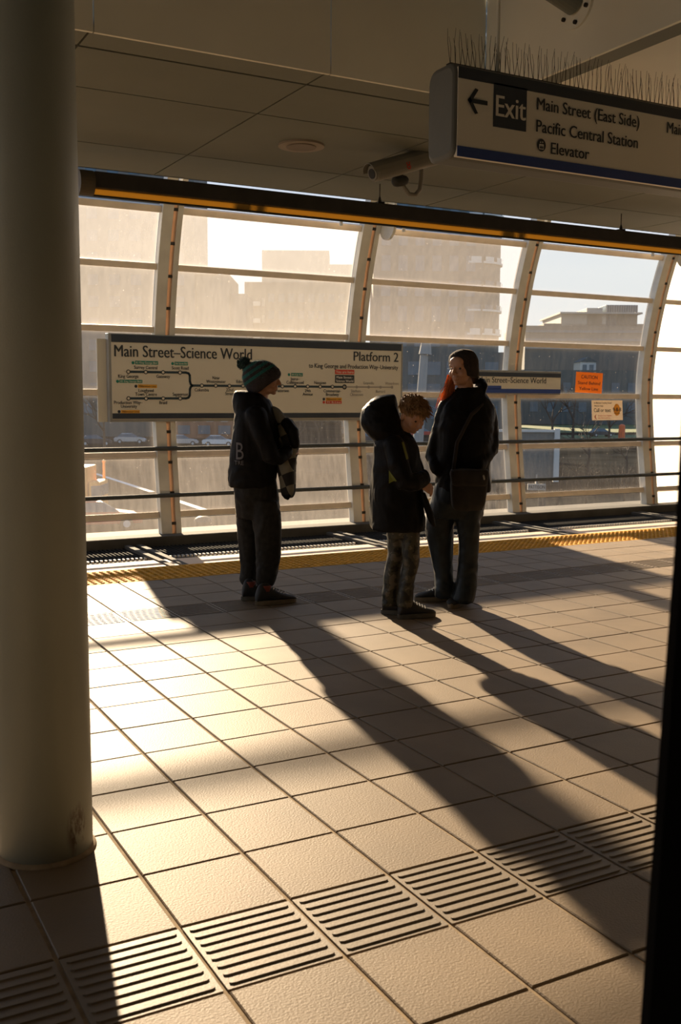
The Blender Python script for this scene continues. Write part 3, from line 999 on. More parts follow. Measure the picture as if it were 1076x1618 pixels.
box(bm, 0.0, Wd, TH / 2 - 0.045, TH / 2 - 0.015, Hh - 0.002, Hh + 0.006)
obj('bird_spike_strip', bm, M['wire'], t)
hx = at(787, 95, EY + 0.09).x - xl
for q, x in enumerate((hx, hx + 1.25)):
    bm = B(); tube(bm, [(x, TH / 2, Hh - 0.002), (x, TH / 2, (CZ if xl + x > XC else CT) - zb_)], 0.0085, 12)
    tube(bm, [(x, TH / 2, Hh), (x, TH / 2, Hh + 0.03)], 0.013, 12)
    tube(bm, [(x, TH / 2, Hh + 0.06), (x, TH / 2, Hh + 0.10)], 0.013, 12)
    obj('hanger_rod', bm, M['fascia'], t)

# ------------------------------------------------------------------ surveillance camera
CYY = 6.05
def cp_(u, v, dy=0.0):
    return at(u, v, CYY + dy)
fr, bk = cp_(590, 274), cp_(692, 246, 0.06)
mount = onz(676, 231, CZ)
t = thing('surveillance_camera', 'cream box surveillance camera on a curved bracket under the ceiling', 'camera', (mount.x, mount.y, CZ))
def rel(p):
    return Vector(p) - Vector((mount.x, mount.y, CZ))
fr, bk = rel(fr), rel(bk)
ax = (bk - fr).normalized()
sd_, up_ = frame_of(ax)
if up_.z < 0:
    up_ = -up_; sd_ = -sd_
bm = B()
rings = []
for q, sc in ((0.0, 0.92), (0.03, 1.0), (0.97, 1.0), (1.0, 0.9)):
    rings.append(ellipse_ring(bm, fr.lerp(bk, q), sd_ * 0.055 * sc, up_ * 0.058 * sc, 24, 3.2))
stitch(bm, rings)
body = obj('housing', bm, M['cctv'], t, smooth=False)
bm = B()
rings = []
for q in (-0.06, 0.85):
    c = fr.lerp(bk, q) + up_ * 0.012
    rr_ = []
    for k in range(9):
        a = PI * k / 8
        rr_.append(c + sd_ * 0.066 * math.cos(a) + up_ * 0.062 * math.sin(a))
    for k in range(9):
        a = PI * (8 - k) / 8
        rr_.append(c + sd_ * 0.061 * math.cos(a) + up_ * 0.057 * math.sin(a))
    rings.append([bm.verts.new(p) for p in rr_])
stitch(bm, rings)
obj('sun_shield', bm, M['cctv'], t)
bm = B(); tube(bm, [fr - ax * 0.012, fr + ax * 0.02], 0.047, 24); ln_ = obj('lens_ring', bm, M['cctv'], t)
bm = B(); tube(bm, [fr - ax * 0.016, fr - ax * 0.011], 0.033, 24); obj('lens_glass', bm, M['black'], ln_)
ub = [rel(cp_(u, v, 0.12)) for u, v in ((634, 283), (638, 296), (646, 307), (656, 308), (663, 300), (665, 285), (666, 262), (668, 245))]
ub.append(Vector((ub[-1].x + 0.02, ub[-1].y, -0.002)))
bm = B(); tube(bm, ub, 0.0155, 12); obj('bracket_arm', bm, M['cctv'], t, smooth=True)
bm = B(); c = rel(cp_(633, 287, 0.12)); limb(bm, [c - Vector((0.03, 0, 0)), c + Vector((0.025, 0.0, 0.01))], [0.04, 0.036]); limb(bm, [c, c + up_ * 0.05], [0.03, 0.03]); obj('swivel_joint', bm, M['steel_dark'], t, smooth=True)
bm = B(); tube(bm, [Vector((ub[-1].x, ub[-1].y, -0.03)), Vector((ub[-1].x, ub[-1].y, -0.001))], [0.05, 0.075], 24); obj('ceiling_mount', bm, M['cctv'], t)
bm = B(); limb(bm, [bk - ax * 0.01, bk + ax * 0.05 + Vector((0, 0, 0.03)), Vector((bk.x + 0.07, bk.y, -0.002))], [0.022, 0.022, 0.02]); obj('cable_gland', bm, M['black'], t, smooth=True)
bm = B()
c = fr.lerp(bk, 0.45)
vs, fs = glyphs('8')
k_ = 0.055 / CAPH
nv = [bm.verts.new(c - sd_ * 0.0575 * (1 if sd_.dot(FH) > 0 else -1) + ax * (v.x - 0.25) * k_ + up_ * (v.y - 0.45) * k_) for v in vs]
for f in fs:
    bm.faces.new([nv[i] for i in f])
obj('number', bm, M['red'], body)

# ------------------------------------------------------------------ the city beyond the glass
GZ = -5.5
M['asphalt'] = mat('asphalt', (0.022, 0.024, 0.024), 1.0, 0, 0.4, 0.15, spec=0.0)
M['grass'] = mat('grass_verge', (0.10, 0.13, 0.04), 0.9, 0, 0.3, 0.4)
M['glassblue'] = mat('window_blue', (0.06, 0.115, 0.16), 0.25, 0, 0.2, 0.3)
M['facade_teal'] = mat('facade_teal', (0.075, 0.10, 0.105), 0.7, 0, 0.15, 0.1)
M['facade_grey'] = mat('facade_grey', (0.15, 0.15, 0.14), 0.8, 0, 0.12, 0.1)
M['facade_pale'] = mat('facade_pale', (0.34, 0.33, 0.31), 0.8, 0, 0.12, 0.1)
M['brick'] = mat('facade_brick', (0.22, 0.10, 0.06), 0.85, 0, 0.2, 0.5)
M['balcony'] = mat('balcony_pale', (0.50, 0.52, 0.52), 0.6, 0, 0.1, 0.3)
M['bark'] = mat('bark', (0.06, 0.045, 0.035), 0.9, 0, 0.3, 6.0)
M['tyre'] = mat('tyre', (0.02, 0.02, 0.02), 0.8)
M['marking'] = mat('road_marking', (0.85, 0.84, 0.80), 0.35, 0, 0.05, 2.0)
struct(boxobj('ground', -400, 700, 12.5, 900, GZ - 0.3, GZ, M['asphalt']))
bm = B()
for u0, u1, va, vb in ((780, 1200, 672, 684), (830, 1200, 688, 693)):
    flat(bm, [onz(u0, vb, GZ + 0.02), onz(u1, vb - 2, GZ + 0.02), onz(u1, va - 2, GZ + 0.02), onz(u0, va, GZ + 0.02)])
gr = obj('grass', bm, M['grass']); gr['kind'] = 'stuff'; gr['label'] = 'strips of green grass verge beside the parked cars'; gr['category'] = 'grass'
bm = B()
for (ua, va), (ub, vb) in (((150, 748), (240, 777)), ((262, 785), (322, 805))):
    a, b = onz(ua, va, GZ + 0.02), onz(ub, vb, GZ + 0.02)
    n = (b - a).cross(Vector((0, 0, 1))).normalized() * 0.22
    flat(bm, [a - n, b - n, b + n, a + n])
struct(obj('road_marking', bm, M['marking']))

def city(name, label, cat, u0, u1, vtop, dist, depth, wall, group=None):
    a, b = atd(u0, 600, dist), atd(u1, 600, dist)
    top = atd((u0 + u1) / 2, vtop, dist).z
    w = (b - a).length
    c = (a + b) / 2
    t = thing(name, label, cat, (c.x, c.y, GZ), -YAW, group)
    bm = B(); box(bm, -w / 2, w / 2, 0, depth, 0, top - GZ)
    obj('wall', bm, wall, t)
    return t, w, top - GZ

def windows(t, x0, x1, z0, z1, nx, nz, fx=0.62, fz=0.55, m=None, y=0.0, first=None):
    sx, sz = (x1 - x0) / nx, (z1 - z0) / nz
    bm = B(); box(bm, -sx * fx / 2, sx * fx / 2, -0.12, 0.05, -sz * fz / 2, sz * fz / 2)
    pro = obj('window', bm, m or M['glassblue'], t)
    for i in range(nx):
        for j in range(nz):
            o_ = pro if i == j == 0 else pro.copy()
            if o_ is not pro:
                COL.objects.link(o_)
                o_.parent = t
            o_.location = (x0 + (i + 0.5) * sx, y, z0 + (j + 0.5) * sz)

# rounded residential tower
t, w, h = city('apartment_tower', 'tall hazy tower with curved balconies behind the woman and the coated boy', 'building', 588, 760, -40, 240, 24, M['facade_teal'])
zt = h
windows(t, -w / 2 + 1, w / 2 - 1, 6, h - 3, 6, 16, 0.55, 0.62)
a = atd(797, 600, 240)
ce = atd(745, 600, 240)
r_ = (a - ce).length
bm = B(); tube(bm, [(w / 2 - 2.2, 7.5, 0), (w / 2 - 2.2, 7.5, h - 1)], r_ * 0.93, 40); obj('round_corner', bm, M['facade_teal'], t)
for j in range(17):
    z = 5 + j * (h - 8) / 17
    bm = B(); tube(bm, [(w / 2 - 2.2, 7.5, z), (w / 2 - 2.2, 7.5, z + 0.45)], r_, 40); bo = obj('balcony', bm, M['balcony'], t)
    bm = B()
    for k in range(5):
        a0 = math.radians(-95 + k * 26); a1 = a0 + math.radians(18)
        for q in range(3):
            b0 = a0 + (a1 - a0) * q / 3; b1 = a0 + (a1 - a0) * (q + 1) / 3
            cx_, cy_ = w / 2 - 2.2, 7.5
            vs = [(cx_ + r_ * 1.0 * math.cos(b0), cy_ + r_ * math.sin(b0), z + 0.45), (cx_ + r_ * math.cos(b1), cy_ + r_ * math.sin(b1), z + 0.45),
                  (cx_ + r_ * math.cos(b1), cy_ + r_ * math.sin(b1), z + 1.5), (cx_ + r_ * math.cos(b0), cy_ + r_ * math.sin(b0), z + 1.5)]
            flat(bm, vs)
    obj('balustrade', bm, M['glassblue'] if j % 3 else M['balcony'], bo)

# middle block with stepped roof
t, w, h = city('apartment_block', 'stepped hazy apartment block between the two towers', 'building', 387, 565, 446, 285, 22, M['facade_grey'])
windows(t, -w / 2 + 6, w / 2 - 0.5, 4, h - 2, 9, 7, 0.6, 0.5)
s = w / 178.0
hh = atd(460, 393, 285).z - GZ
h2 = atd(460, 415, 285).z - GZ
bm = B(); box(bm, (413 - 476) * s, (519 - 476) * s, 3, 20, h, hh, 0.1); obj('roof_storey', bm, M['facade_pale'], t)
bm = B(); box(bm, (519 - 476) * s, (565 - 476) * s, 3, 20, h, h2, 0.1); obj('roof_storey', bm, M['facade_pale'], t)
for j in range(7):
    z = 4 + j * (h - 6) / 7
    bm = B(); box(bm, -w / 2 - 0.6, -w / 2 + 4.4, -1.6, 0.2, z, z + 1.2, 0.05); obj('balcony', bm, M['balcony'], t)
    bm = B(); box(bm, -w / 2 + 4.8, -w / 2 + 5.6, -0.6, 0.2, z, z + 2.2); obj('pier', bm, M['facade_pale'], t)

# left tower with a lower wing
t, w, h = city('office_tower', 'tall hazy tower at the left edge of the glass wall', 'building', 60, 309, 235, 250, 25, M['facade_grey'])
windows(t, -w / 2 + 1, w / 2 - 1.2, 6, h - 2, 7, 11, 0.5, 0.5)
s = w / 249.0
hw = atd(350, 432, 250).z - GZ
bm = B(); box(bm, (309 - 184.5) * s, (362 - 184.5) * s, 2, 24, 0, hw); wg = obj('wing', bm, M['facade_grey'], t)
hw2 = atd(350, 462, 250).z - GZ
bm = B(); box(bm, (362 - 184.5) * s, (388 - 184.5) * s, 3, 22, 0, hw2); obj('wing', bm, M['facade_grey'], t)
bm = B(); box(bm, (309 - 184.5) * s - 0.5, (342 - 184.5) * s, 1.5, 6, hw, hw + 0.7); obj('roof_rail', bm, M['facade_pale'], wg)

# low stepped building on the right
t, w, h = city('hospital_block', 'low stepped grey building with rooftop boxes behind the caution sticker', 'building', 828, 1030, 515, 310, 40, M['facade_grey'])
s = w / 202.0
mid = 929
hz = lambda v: atd(929, v, 310).z - GZ
for u0, u1, v, m_, nm in ((858, 1030, 511, 'facade_grey', 'storey'), (885, 1005, 495, 'facade_pale', 'storey'), (925, 950, 486, 'facade_pale', 'plant_room'), (955, 1005, 481, 'glassblue', 'plant_room')):
    bm = B(); box(bm, (u0 - mid) * s, (u1 - mid) * s, 1.0, 30, hz(516), hz(v), 0.1); obj(nm, bm, M[m_], t)
bm = B(); box(bm, (881 - mid) * s, (1010 - mid) * s, -1.0, 31, hz(496), hz(495) + 0.3); obj('roof_slab', bm, M['facade_pale'], t)
for j, v in enumerate((522, 535, 548)):
    bm = B(); box(bm, -w / 2, w / 2, -0.3, 0.1, hz(v + 4), hz(v)); obj('window_band', bm, M['glassblue'], t)
bm = B()
for k in range(14):
    x = (956 - mid) * s + k * (48 * s / 13)
    box(bm, x - 0.1, x + 0.1, 0.7, 1.0, hz(495), hz(482))
obj('mullion', bm, M['facade_pale'], t)

# lower dark buildings along the street
t, w, h = city('street_block', 'dark low street block with pale pillar behind the two figures', 'building', 540, 800, 556, 190, 15, M['facade_teal'])
windows(t, -w / 2 + 1, w / 2 - 1, 2, h - 1, 8, 3, 0.7, 0.6)
t, w, h = city('white_house', 'small white gabled house above the caution sticker', 'building', 916, 941, 572, 284, 8, M['balcony'])
bm = B()
f = [(-w / 2 - 0.3, -0.3, h), (w / 2 + 0.3, -0.3, h), (0, -0.3, h + 1.4), (-w / 2 - 0.3, 8.3, h), (w / 2 + 0.3, 8.3, h), (0, 8.3, h + 1.4)]
v_ = [bm.verts.new(p) for p in f]
for q in ((0, 1, 2), (3, 5, 4), (0, 2, 5, 3), (1, 4, 5, 2), (0, 3, 4, 1)):
    bm.faces.new([v_[i] for i in q])
obj('roof', bm, M['facade_teal'], t)
windows(t, -w / 2 + 0.3, w / 2 - 0.3, h - 2.6, h - 0.4, 2, 1, 0.6, 0.7)
t, w, h = city('brick_shop', 'low red brick building below the map sign at left', 'building', 268, 440, 640, 165, 12, M['brick'])
windows(t, -w / 2 + 0.6, w / 2 - 0.6, 2.4, h - 1.0, 7, 1, 0.5, 0.7, M['balcony'])
windows(t, -w / 2 + 0.6, w / 2 - 0.6, 0.4, 2.4, 5, 1, 0.6, 0.7)
t, w, h = city('warehouse', 'long dark warehouse wall at the far left below the map sign', 'building', 90, 266, 610, 170, 12, M['facade_teal'])
windows(t, -w / 2 + 1, w / 2 - 1, 3, h - 2, 6, 1, 0.5, 0.5)
t, w, h = city('terrace_row', 'long dark terrace behind the car park on the right', 'building', 800, 1120, 585, 268, 12, M['facade_teal'])
windows(t, -w / 2 + 1, w / 2 - 1, 2, h - 2, 12, 2, 0.5, 0.5)

# bare trees
def tree(label, u, v, hgt, seed, group=None):
    rnd = random.Random(seed)
    p = onz(u, v, GZ)
    t = thing('bare_tree', label, 'tree', (p.x, p.y, GZ), 0, group)
    tr, br = B(), B()
    def grow(bm, p, d, L, r, lev):
        q = p + d * L
        mid_ = p.lerp(q, 0.5) + Vector((rnd.uniform(-1, 1), rnd.uniform(-1, 1), 0)) * L * 0.06
        tube(bm, [p, mid_, q], [r, r * 0.85, r * 0.65], 6 if lev < 2 else 4)
        if lev >= 5:
            return
        for k in range(3 if lev < 3 else 2):
            ax_ = Vector((rnd.uniform(-1, 1), rnd.uniform(-1, 1), rnd.uniform(-0.3, 0.3))).normalized()
            nd = (Matrix.Rotation(rnd.uniform(0.35, 0.85), 3, ax_) @ d).normalized()
            nd = (nd + Vector((0, 0, 0.12))).normalized()
            grow(br, q, nd, L * rnd.uniform(0.62, 0.82), r * 0.6, lev + 1)
    grow(tr, Vector((0, 0, 0)), Vector((0, 0, 1)), hgt * 0.27, hgt * 0.022, 0)
    obj('trunk', tr, M['bark'], t)
    obj('branches', br, M['bark'], t)
    return t
G = 'bare street trees beyond the glass'
tree('bare tree seen between the beanie boy and the coated boy', 505, 715, 9, 1, G)
tree('bare tree just right of the held jacket', 470, 722, 8, 2, G)
tree('bare tree beside the second wall rib', 548, 712, 8, 3, G)
tree('bare tree below the small station name sign', 872, 700, 11, 4, G)
tree('bare tree under the helpline sticker', 962, 706, 10, 5, G)
tree('bare tree between the two stickers and the name sign', 905, 694, 12, 6, G)
tree('bare tree low behind the right bay handrails', 930, 752, 6.5, 8, G)
tree('bare tree low behind the left bay handrails', 245, 716, 8, 9, G)
tree('bare tree behind the first pane beside the column', 165, 712, 9, 10, G)

rnd_s = random.Random(21)
for lab, u, v, h_ in (('bare shrub low behind the lower handrail right of the name plate', 880, 800, 3.4), ('bare shrub low behind the handrails under the caution sticker', 925, 806, 3.8),
                      ('bare shrub low behind the handrails beside the fourth rib', 985, 800, 3.6), ('bare shrub low between the woman and the third rib', 790, 806, 3.2),
                      ('bare shrub behind the lower handrail near the second rib', 530, 812, 2.6), 
                      ('bare shrub behind the upper handrail under the helpline sticker', 990, 748, 4.4)):
    o_ = tree(lab, u, v, h_, int(u + v), 'bare shrubs along the street')
    o_.name = 'bare_shrub'
bm = B()
ha_, hb_ = onz(800, 782, GZ), onz(1090, 772, GZ)
for q in range(900):
    p = ha_.lerp(hb_, rnd_s.random()) + FH * rnd_s.uniform(-1.5, 1.5)
    p.z = GZ
    d_ = Vector((rnd_s.uniform(-0.5, 0.5), rnd_s.uniform(-0.5, 0.5), 1)) * rnd_s.uniform(0.5, 1.7)
    tube(bm, [p, p + d_ * 0.5 + Vector((rnd_s.uniform(-0.1, 0.1), 0, 0)), p + d_], [0.03, 0.022, 0.008], 4)
hd2 = obj('undergrowth', bm, M['bark']); hd2['kind'] = 'stuff'; hd2['label'] = 'brown leafless undergrowth along the far kerb behind the handrails'; hd2['category'] = 'undergrowth'
# parked cars
def car_proto(name, paint):
    t = thing(name, 'car', 'car')
    bm = B()
    pr = [(-2.2, 0.35), (-2.25, 0.75), (-2.0, 0.92), (-1.5, 0.98), (1.0, 0.95), (2.0, 0.80), (2.25, 0.6), (2.2, 0.35)]
    rg = []
    for y_, sc in ((-0.86, 0.97), (-0.80, 1.0), (0.80, 1.0), (0.86, 0.97)):
        rg.append([bm.verts.new((a * sc, y_, b)) for a, b in pr])
    stitch(bm, rg)
    obj('body', bm, paint, t)
    bm = B()
    pr = [(-1.85, 0.95), (-1.25, 1.42), (0.25, 1.45), (1.05, 0.95)]
    rg = [[bm.verts.new((a, y_ * (1 - 0.12 * (b > 1)), b)) for a, b in pr] for y_ in (-0.78, 0.78)]
    stitch(bm, rg)
    obj('cabin', bm, M['glassblue'], t)
    bm = B(); box(bm, -1.2, 0.2, -0.66, 0.66, 1.42, 1.48, 0.02); obj('roof', bm, paint, t)
    for x in (-1.4, 1.4):
        for y_ in (-0.80, 0.80):
            bm = B(); disc(bm, (x, y_, 0.33), 0.33, 0.2, (0, 1, 0), 18); w_ = obj('wheel', bm, M['tyre'], t)
            bm = B(); disc(bm, (x, y_ * 1.13, 0.33), 0.19, 0.02, (0, 1, 0), 12); obj('hubcap', bm, M['balcony'], w_)
    return t
def copy_tree(o, parent=None):
    c = o.copy(); COL.objects.link(c)
    c.parent = parent
    for ch in list(o.children):
        copy_tree(ch, c)
    return c
paints = {'silver': mat('paint_silver', (0.50, 0.52, 0.54), 0.3, 0.5), 'white': mat('paint_white', (0.75, 0.75, 0.73), 0.35), 'dark': mat('paint_dark', (0.05, 0.055, 0.065), 0.3), 'red': mat('paint_red', (0.42, 0.04, 0.03), 0.35)}
protos = {}
for kind, u, v, ang, lab in (('silver', 288, 704, 10, 'silver car parked left of the beanie boy before the brick building'), ('white', 346, 705, 0, 'white car parked just behind the beanie boy'),
                             ('dark', 151, 704, 15, 'dark car parked beside the column edge below the map sign'), ('silver', 206, 701, 5, 'silver car parked below the left end of the map sign'),
                             ('silver', 868, 667, 4, 'silver car in the car park right of the third rib'), ('white', 897, 668, -3, 'white car in the car park below the small name sign'),
                             ('dark', 848, 668, 8, 'dark car in the car park nearest the third rib'), ('silver', 925, 667, 0, 'silver car in the car park left of the helpline sticker'),
                             ('dark', 950, 690, 12, 'dark car parked nearer below the helpline sticker'), ('dark', 585, 699, 0, 'dark car glimpsed left of the coated boy'),
                             ('red', 668, 690, 5, 'red car glimpsed between the coated boy and the woman'), ('red', 153, 836, 20, 'red car roof low beside the column')):
    p = onz(u, v, GZ)
    if kind not in protos:
        protos[kind] = car_proto('parked_car', paints[kind]); o_ = protos[kind]
    else:
        o_ = copy_tree(protos[kind])
    o_['label'] = lab
    o_['group'] = 'cars parked beyond the glass'
    o_.location = (p.x, p.y, GZ)
    o_.rotation_euler = (0, 0, -YAW + math.radians(ang))

# orange truck, billboard, bin, lamp post, hydrant
p = onz(138, 822, GZ)
t = thing('delivery_truck', 'orange truck half hidden behind the column edge', 'truck', (p.x, p.y, GZ), -YAW)
OR = mat('truck_orange', (0.85, 0.36, 0.06), 0.5)
bm = B(); box(bm, -4.2, 0.3, -1.1, 1.1, 0.75, 3.0, 0.06); obj('cargo_box', bm, OR, t)
bm = B(); box(bm, 0.35, 0.95, -1.05, 1.05, 0.5, 2.2, 0.12); cb = obj('cab', bm, OR, t)
bm = B(); box(bm, 0.5, 0.97, -1.07, 1.07, 1.4, 2.0, 0.03); obj('windscreen', bm, M['glassblue'], cb)
for x in (-3.2, 0.45):
    for y_ in (-0.95, 0.95):
        bm = B(); disc(bm, (x, y_, 0.42), 0.42, 0.25, (0, 1, 0), 18); obj('wheel', bm, M['tyre'], t)
p = onz(166, 815, GZ)
t = thing('street_pole', 'thin tan street pole right of the orange truck', 'pole', (p.x, p.y, GZ))
bm = B(); tube(bm, [(0, 0, 0), (0, 0, 3.1)], 0.08, 10); obj('shaft', bm, OR, t)
bm = B(); ball(bm, (0, 0, 3.1), 0.11, 2); obj('cap', bm, OR, t)
p = onz(321, 843, GZ)
t = thing('waste_bin', 'dark dome topped bin low behind the glass at left', 'bin', (p.x, p.y, GZ))
bm = B(); tube(bm, [(0, 0, 0), (0, 0, 0.6)], 0.42, 20); obj('body', bm, M['steel_dark'], t)
bm = B(); ball(bm, (0, 0, 0.6), (0.46, 0.46, 0.3), 3); obj('lid', bm, M['steel_dark'], t)
a, b = atd(762, 690, 42), atd(880, 690, 42)
zt_, zb_ = atd(820, 681, 42).z, atd(820, 757, 42).z
c = (a + b) / 2; w = (b - a).length
t = thing('billboard', 'dark roadside billboard low behind the third rib', 'billboard', (c.x, c.y, GZ), -YAW)
bm = B(); box(bm, -w / 2, w / 2, 0, 0.15, zb_ - GZ, zt_ - GZ); obj('panel', bm, mat('board_dark', (0.10, 0.12, 0.13), 0.4), t)
bm = B(); box(bm, w / 2 - 0.12, w / 2 + 0.1, -0.12, 0.1, zb_ - GZ - 0.1, zt_ - GZ + 0.1); box(bm, -w / 2, w / 2, -0.1, 0.05, zt_ - GZ - 0.04, zt_ - GZ + 0.06); obj('frame', bm, M['balcony'], t)
bm = B(); tube(bm, [(w / 2 - 0.5, 0.3, 0), (w / 2 - 0.5, 0.3, zt_ - GZ - 0.3)], 0.16, 12); tube(bm, [(-w / 2 + 0.5, 0.3, 0), (-w / 2 + 0.5, 0.3, zt_ - GZ - 0.3)], 0.16, 12); obj('post', bm, M['steel_dark'], t)
pa_, pb_ = atd(833, 764, 42), atd(861, 774, 42)
la = (pa_ - c).dot(RH); lb = (pb_ - c).dot(RH)
bm = B(); box(bm, la, lb, -0.16, -0.06, pb_.z - GZ, pa_.z - GZ); box(bm, (la + lb) / 2 - 0.03, (la + lb) / 2 + 0.03, -0.06, 0.1, pa_.z - GZ - 0.1, zb_ - GZ + 0.2); np_ = obj('name_plate', bm, M['facade_pale'], t)
bm = B(); text_into(bm, 'PATTISON', la + 0.04, lb - 0.04, pb_.z - GZ + 0.06, 0.14, -0.17); obj('plate_lettering', bm, M['ink'], np_)
p = onz(982, 697, GZ)
t = thing('red_hydrant', 'orange red figure-sized post under the helpline sticker', 'post', (p.x, p.y, GZ))
bm = B(); tube(bm, [(0, 0, 0), (0, 0, 2.4)], [0.55, 0.5], 16); obj('barrel', bm, mat('hydrant_red', (0.75, 0.14, 0.03), 0.5), t)
bm = B(); ball(bm, (0, 0, 2.4), (0.5, 0.5, 0.35), 2); obj('cap', bm, mat('hydrant_cap', (0.75, 0.14, 0.03), 0.5), t)
p = onz(660, 705, GZ); q = atd(672, 535, (p - CP).dot(FH))
t = thing('lamp_post', 'thick pale leaning lamp post between the two figures', 'lamp', (p.x, p.y, GZ))
bm = B(); tube(bm, [(0, 0, 0), (q.x - p.x, q.y - p.y, q.z - GZ)], [0.75, 0.55], 12); obj('shaft', bm, M['facade_pale'], t)
bm = B(); tube(bm, [(q.x - p.x, q.y - p.y, q.z - GZ - 2.2), (q.x - p.x + 0.2, q.y - p.y, q.z - GZ)], [0.9, 0.6], 12); obj('collar', bm, M['facade_pale'], t)

# ------------------------------------------------------------------ people
class Person:
    def __init__(self, name, label, u, v):
        self.P = onz(u, v)
        self.d = self.P.dot(FH)
        self.t = thing(name, label, 'person', (self.P.x, self.P.y, 0), -YAW)
        self.s = self.d / FPX
    def L(self, u, v, b=0.0):
        q = atd(u, v, self.d + b)
        w = q - self.P
        return Vector((w.dot(RH), b, q.z))
    def hring(self, bm, v, u0, u1, b, hd, n=32, p=2.3):
        a0, a1 = self.L(u0, v, b), self.L(u1, v, b)
        c = (a0 + a1) / 2
        return ellipse_ring(bm, c, Vector(((a1.x - a0.x) / 2, 0, 0)), Vector((0, hd, 0)), n, p)
    def loft(self, bm, rows, n=32, k=4, p=2.3):
        stitch(bm, [self.hring(bm, *r, n=n, p=p) for r in densify(rows, k)])
        return bm
    def chain(self, bm, pts, radii):
        limb(bm, [self.L(*p) for p in pts], [r * self.s for r in radii])
        return bm
    def sec(self, bm, rows, n=32, k=3, p=2.2):
        """free sections: u, v, b, angle in the picture (deg), half length px, half depth m"""
        rg = []
        for u, v, b, an, hl, hd in densify(rows, k):
            c = self.L(u, v, b)
            a = math.radians(an)
            rg.append(ellipse_ring(bm, c, Vector((math.cos(a), 0, math.sin(a))) * hl * self.s, Vector((0, hd, 0)), n, p))
        stitch(bm, rg)
        return bm
    def cloth(self, name, bm, m, vox=0.009, smooth=5, wr=0.005, fr=(16, 16, 9), parent=None):
        bmesh.ops.recalc_face_normals(bm, faces=bm.faces)
        o_ = obj(name, bm, m, parent or self.t)
        return remesh(o_, vox, smooth, wr, fr, seed=self.P.x * 3)

def head_into(bm, c, yaw, pitch, roll, k):
    """head blobs; the face looks along +x before turning. k scales to head height / 0.22"""
    R_ = Matrix.Rotation(yaw, 3, 'Z') @ Matrix.Rotation(pitch, 3, 'Y') @ Matrix.Rotation(roll, 3, 'X')
    f = lambda p: Vector(c) + R_ @ (Vector(p) * k)
    def bl(p, r, sub=3):
        ball(bm, f(p), tuple(q * k for q in r), sub, R_)
    bl((-0.012, 0, 0.032), (0.094, 0.074, 0.080))
    bl((0.022, 0, -0.012), (0.070, 0.064, 0.072))
    bl((0.030, 0, -0.060), (0.050, 0.050, 0.042))
    bl((0.066, 0, -0.088), (0.020, 0.021, 0.016))
    bl((0.072, 0, 0.045), (0.022, 0.050, 0.035))
    for s_ in (-1, 1):
        limb(bm, [f((0.084, s_ * 0.012, 0.022)), f((0.072, s_ * 0.045, 0.022))], [0.010 * k, 0.010 * k], 10)
        bl((0.062, s_ * 0.036, -0.028), (0.024, 0.024, 0.026))
        bl((-0.006, s_ * 0.072, -0.012), (0.018, 0.009, 0.030), 2)
        bl((0.098, s_ * 0.011, -0.028), (0.010, 0.009, 0.008), 2)
    limb(bm, [f((0.086, 0, 0.014)), f((0.100, 0, -0.008)), f((0.110, 0, -0.026))], [0.009 * k, 0.010 * k, 0.011 * k], 10)
    bl((0.086, 0, -0.052), (0.012, 0.024, 0.007), 2)
    bl((0.083, 0, -0.064), (0.012, 0.021, 0.008), 2)
    bl((0.078, 0, -0.045), (0.014, 0.022, 0.014), 2)
    return f, R_

def eyes(par, f, k):
    for s_ in (-1, 1):
        bm = B(); ball(bm, f((0.076, s_ * 0.031, 0.004)), 0.0088 * k, 2)
        obj('eye', bm, M['eye'], par, smooth=True)

def hand_into(bm, wrist, dirv, palm_n, k=1.0, side=1, curl=0.5):
    """palm, four unequal bent fingers and a thumb"""
    d = Vector(dirv).normalized(); n = Vector(palm_n); n = (n - d * n.dot(d)).normalized(); w = d.cross(n) * side
    W0 = Vector(wrist)
    for q in range(5):
        a = W0 + w * (0.028 - q * 0.014) * k * 0.75
        b = W0 + d * 0.075 * k + w * (0.031 - q * 0.0155) * k
        limb(bm, [a, b], [0.013 * k, 0.0125 * k], 10)
    for q, (ln, off) in enumerate(((0.066, 0.030), (0.075, 0.010), (0.070, -0.010), (0.054, -0.029))):
        p = W0 + d * 0.078 * k + w * off * k
        pts = [p]; dir_ = d.copy()
        for sgm in (0.45, 0.32, 0.23):
            dir_ = (Matrix.Rotation(-curl, 3, w * side) @ dir_) if False else (dir_ * math.cos(curl) + n * math.sin(curl)).normalized()
            p = p + dir_ * ln * sgm * k
            pts.append(p)
        limb(bm, pts, [0.0088 * k, 0.0084 * k, 0.0078 * k, 0.0066 * k], 10)
    p0 = W0 + d * 0.022 * k + w * 0.026 * k
    limb(bm, [p0, p0 + (d * 0.6 + w * 0.8 + n * 0.2).normalized() * 0.034 * k, p0 + (d * 0.6 + w * 0.8 + n * 0.2).normalized() * 0.034 * k + (d + w * 0.15 + n * 0.35).normalized() * 0.030 * k], [0.011 * k, 0.0095 * k, 0.0075 * k], 10)

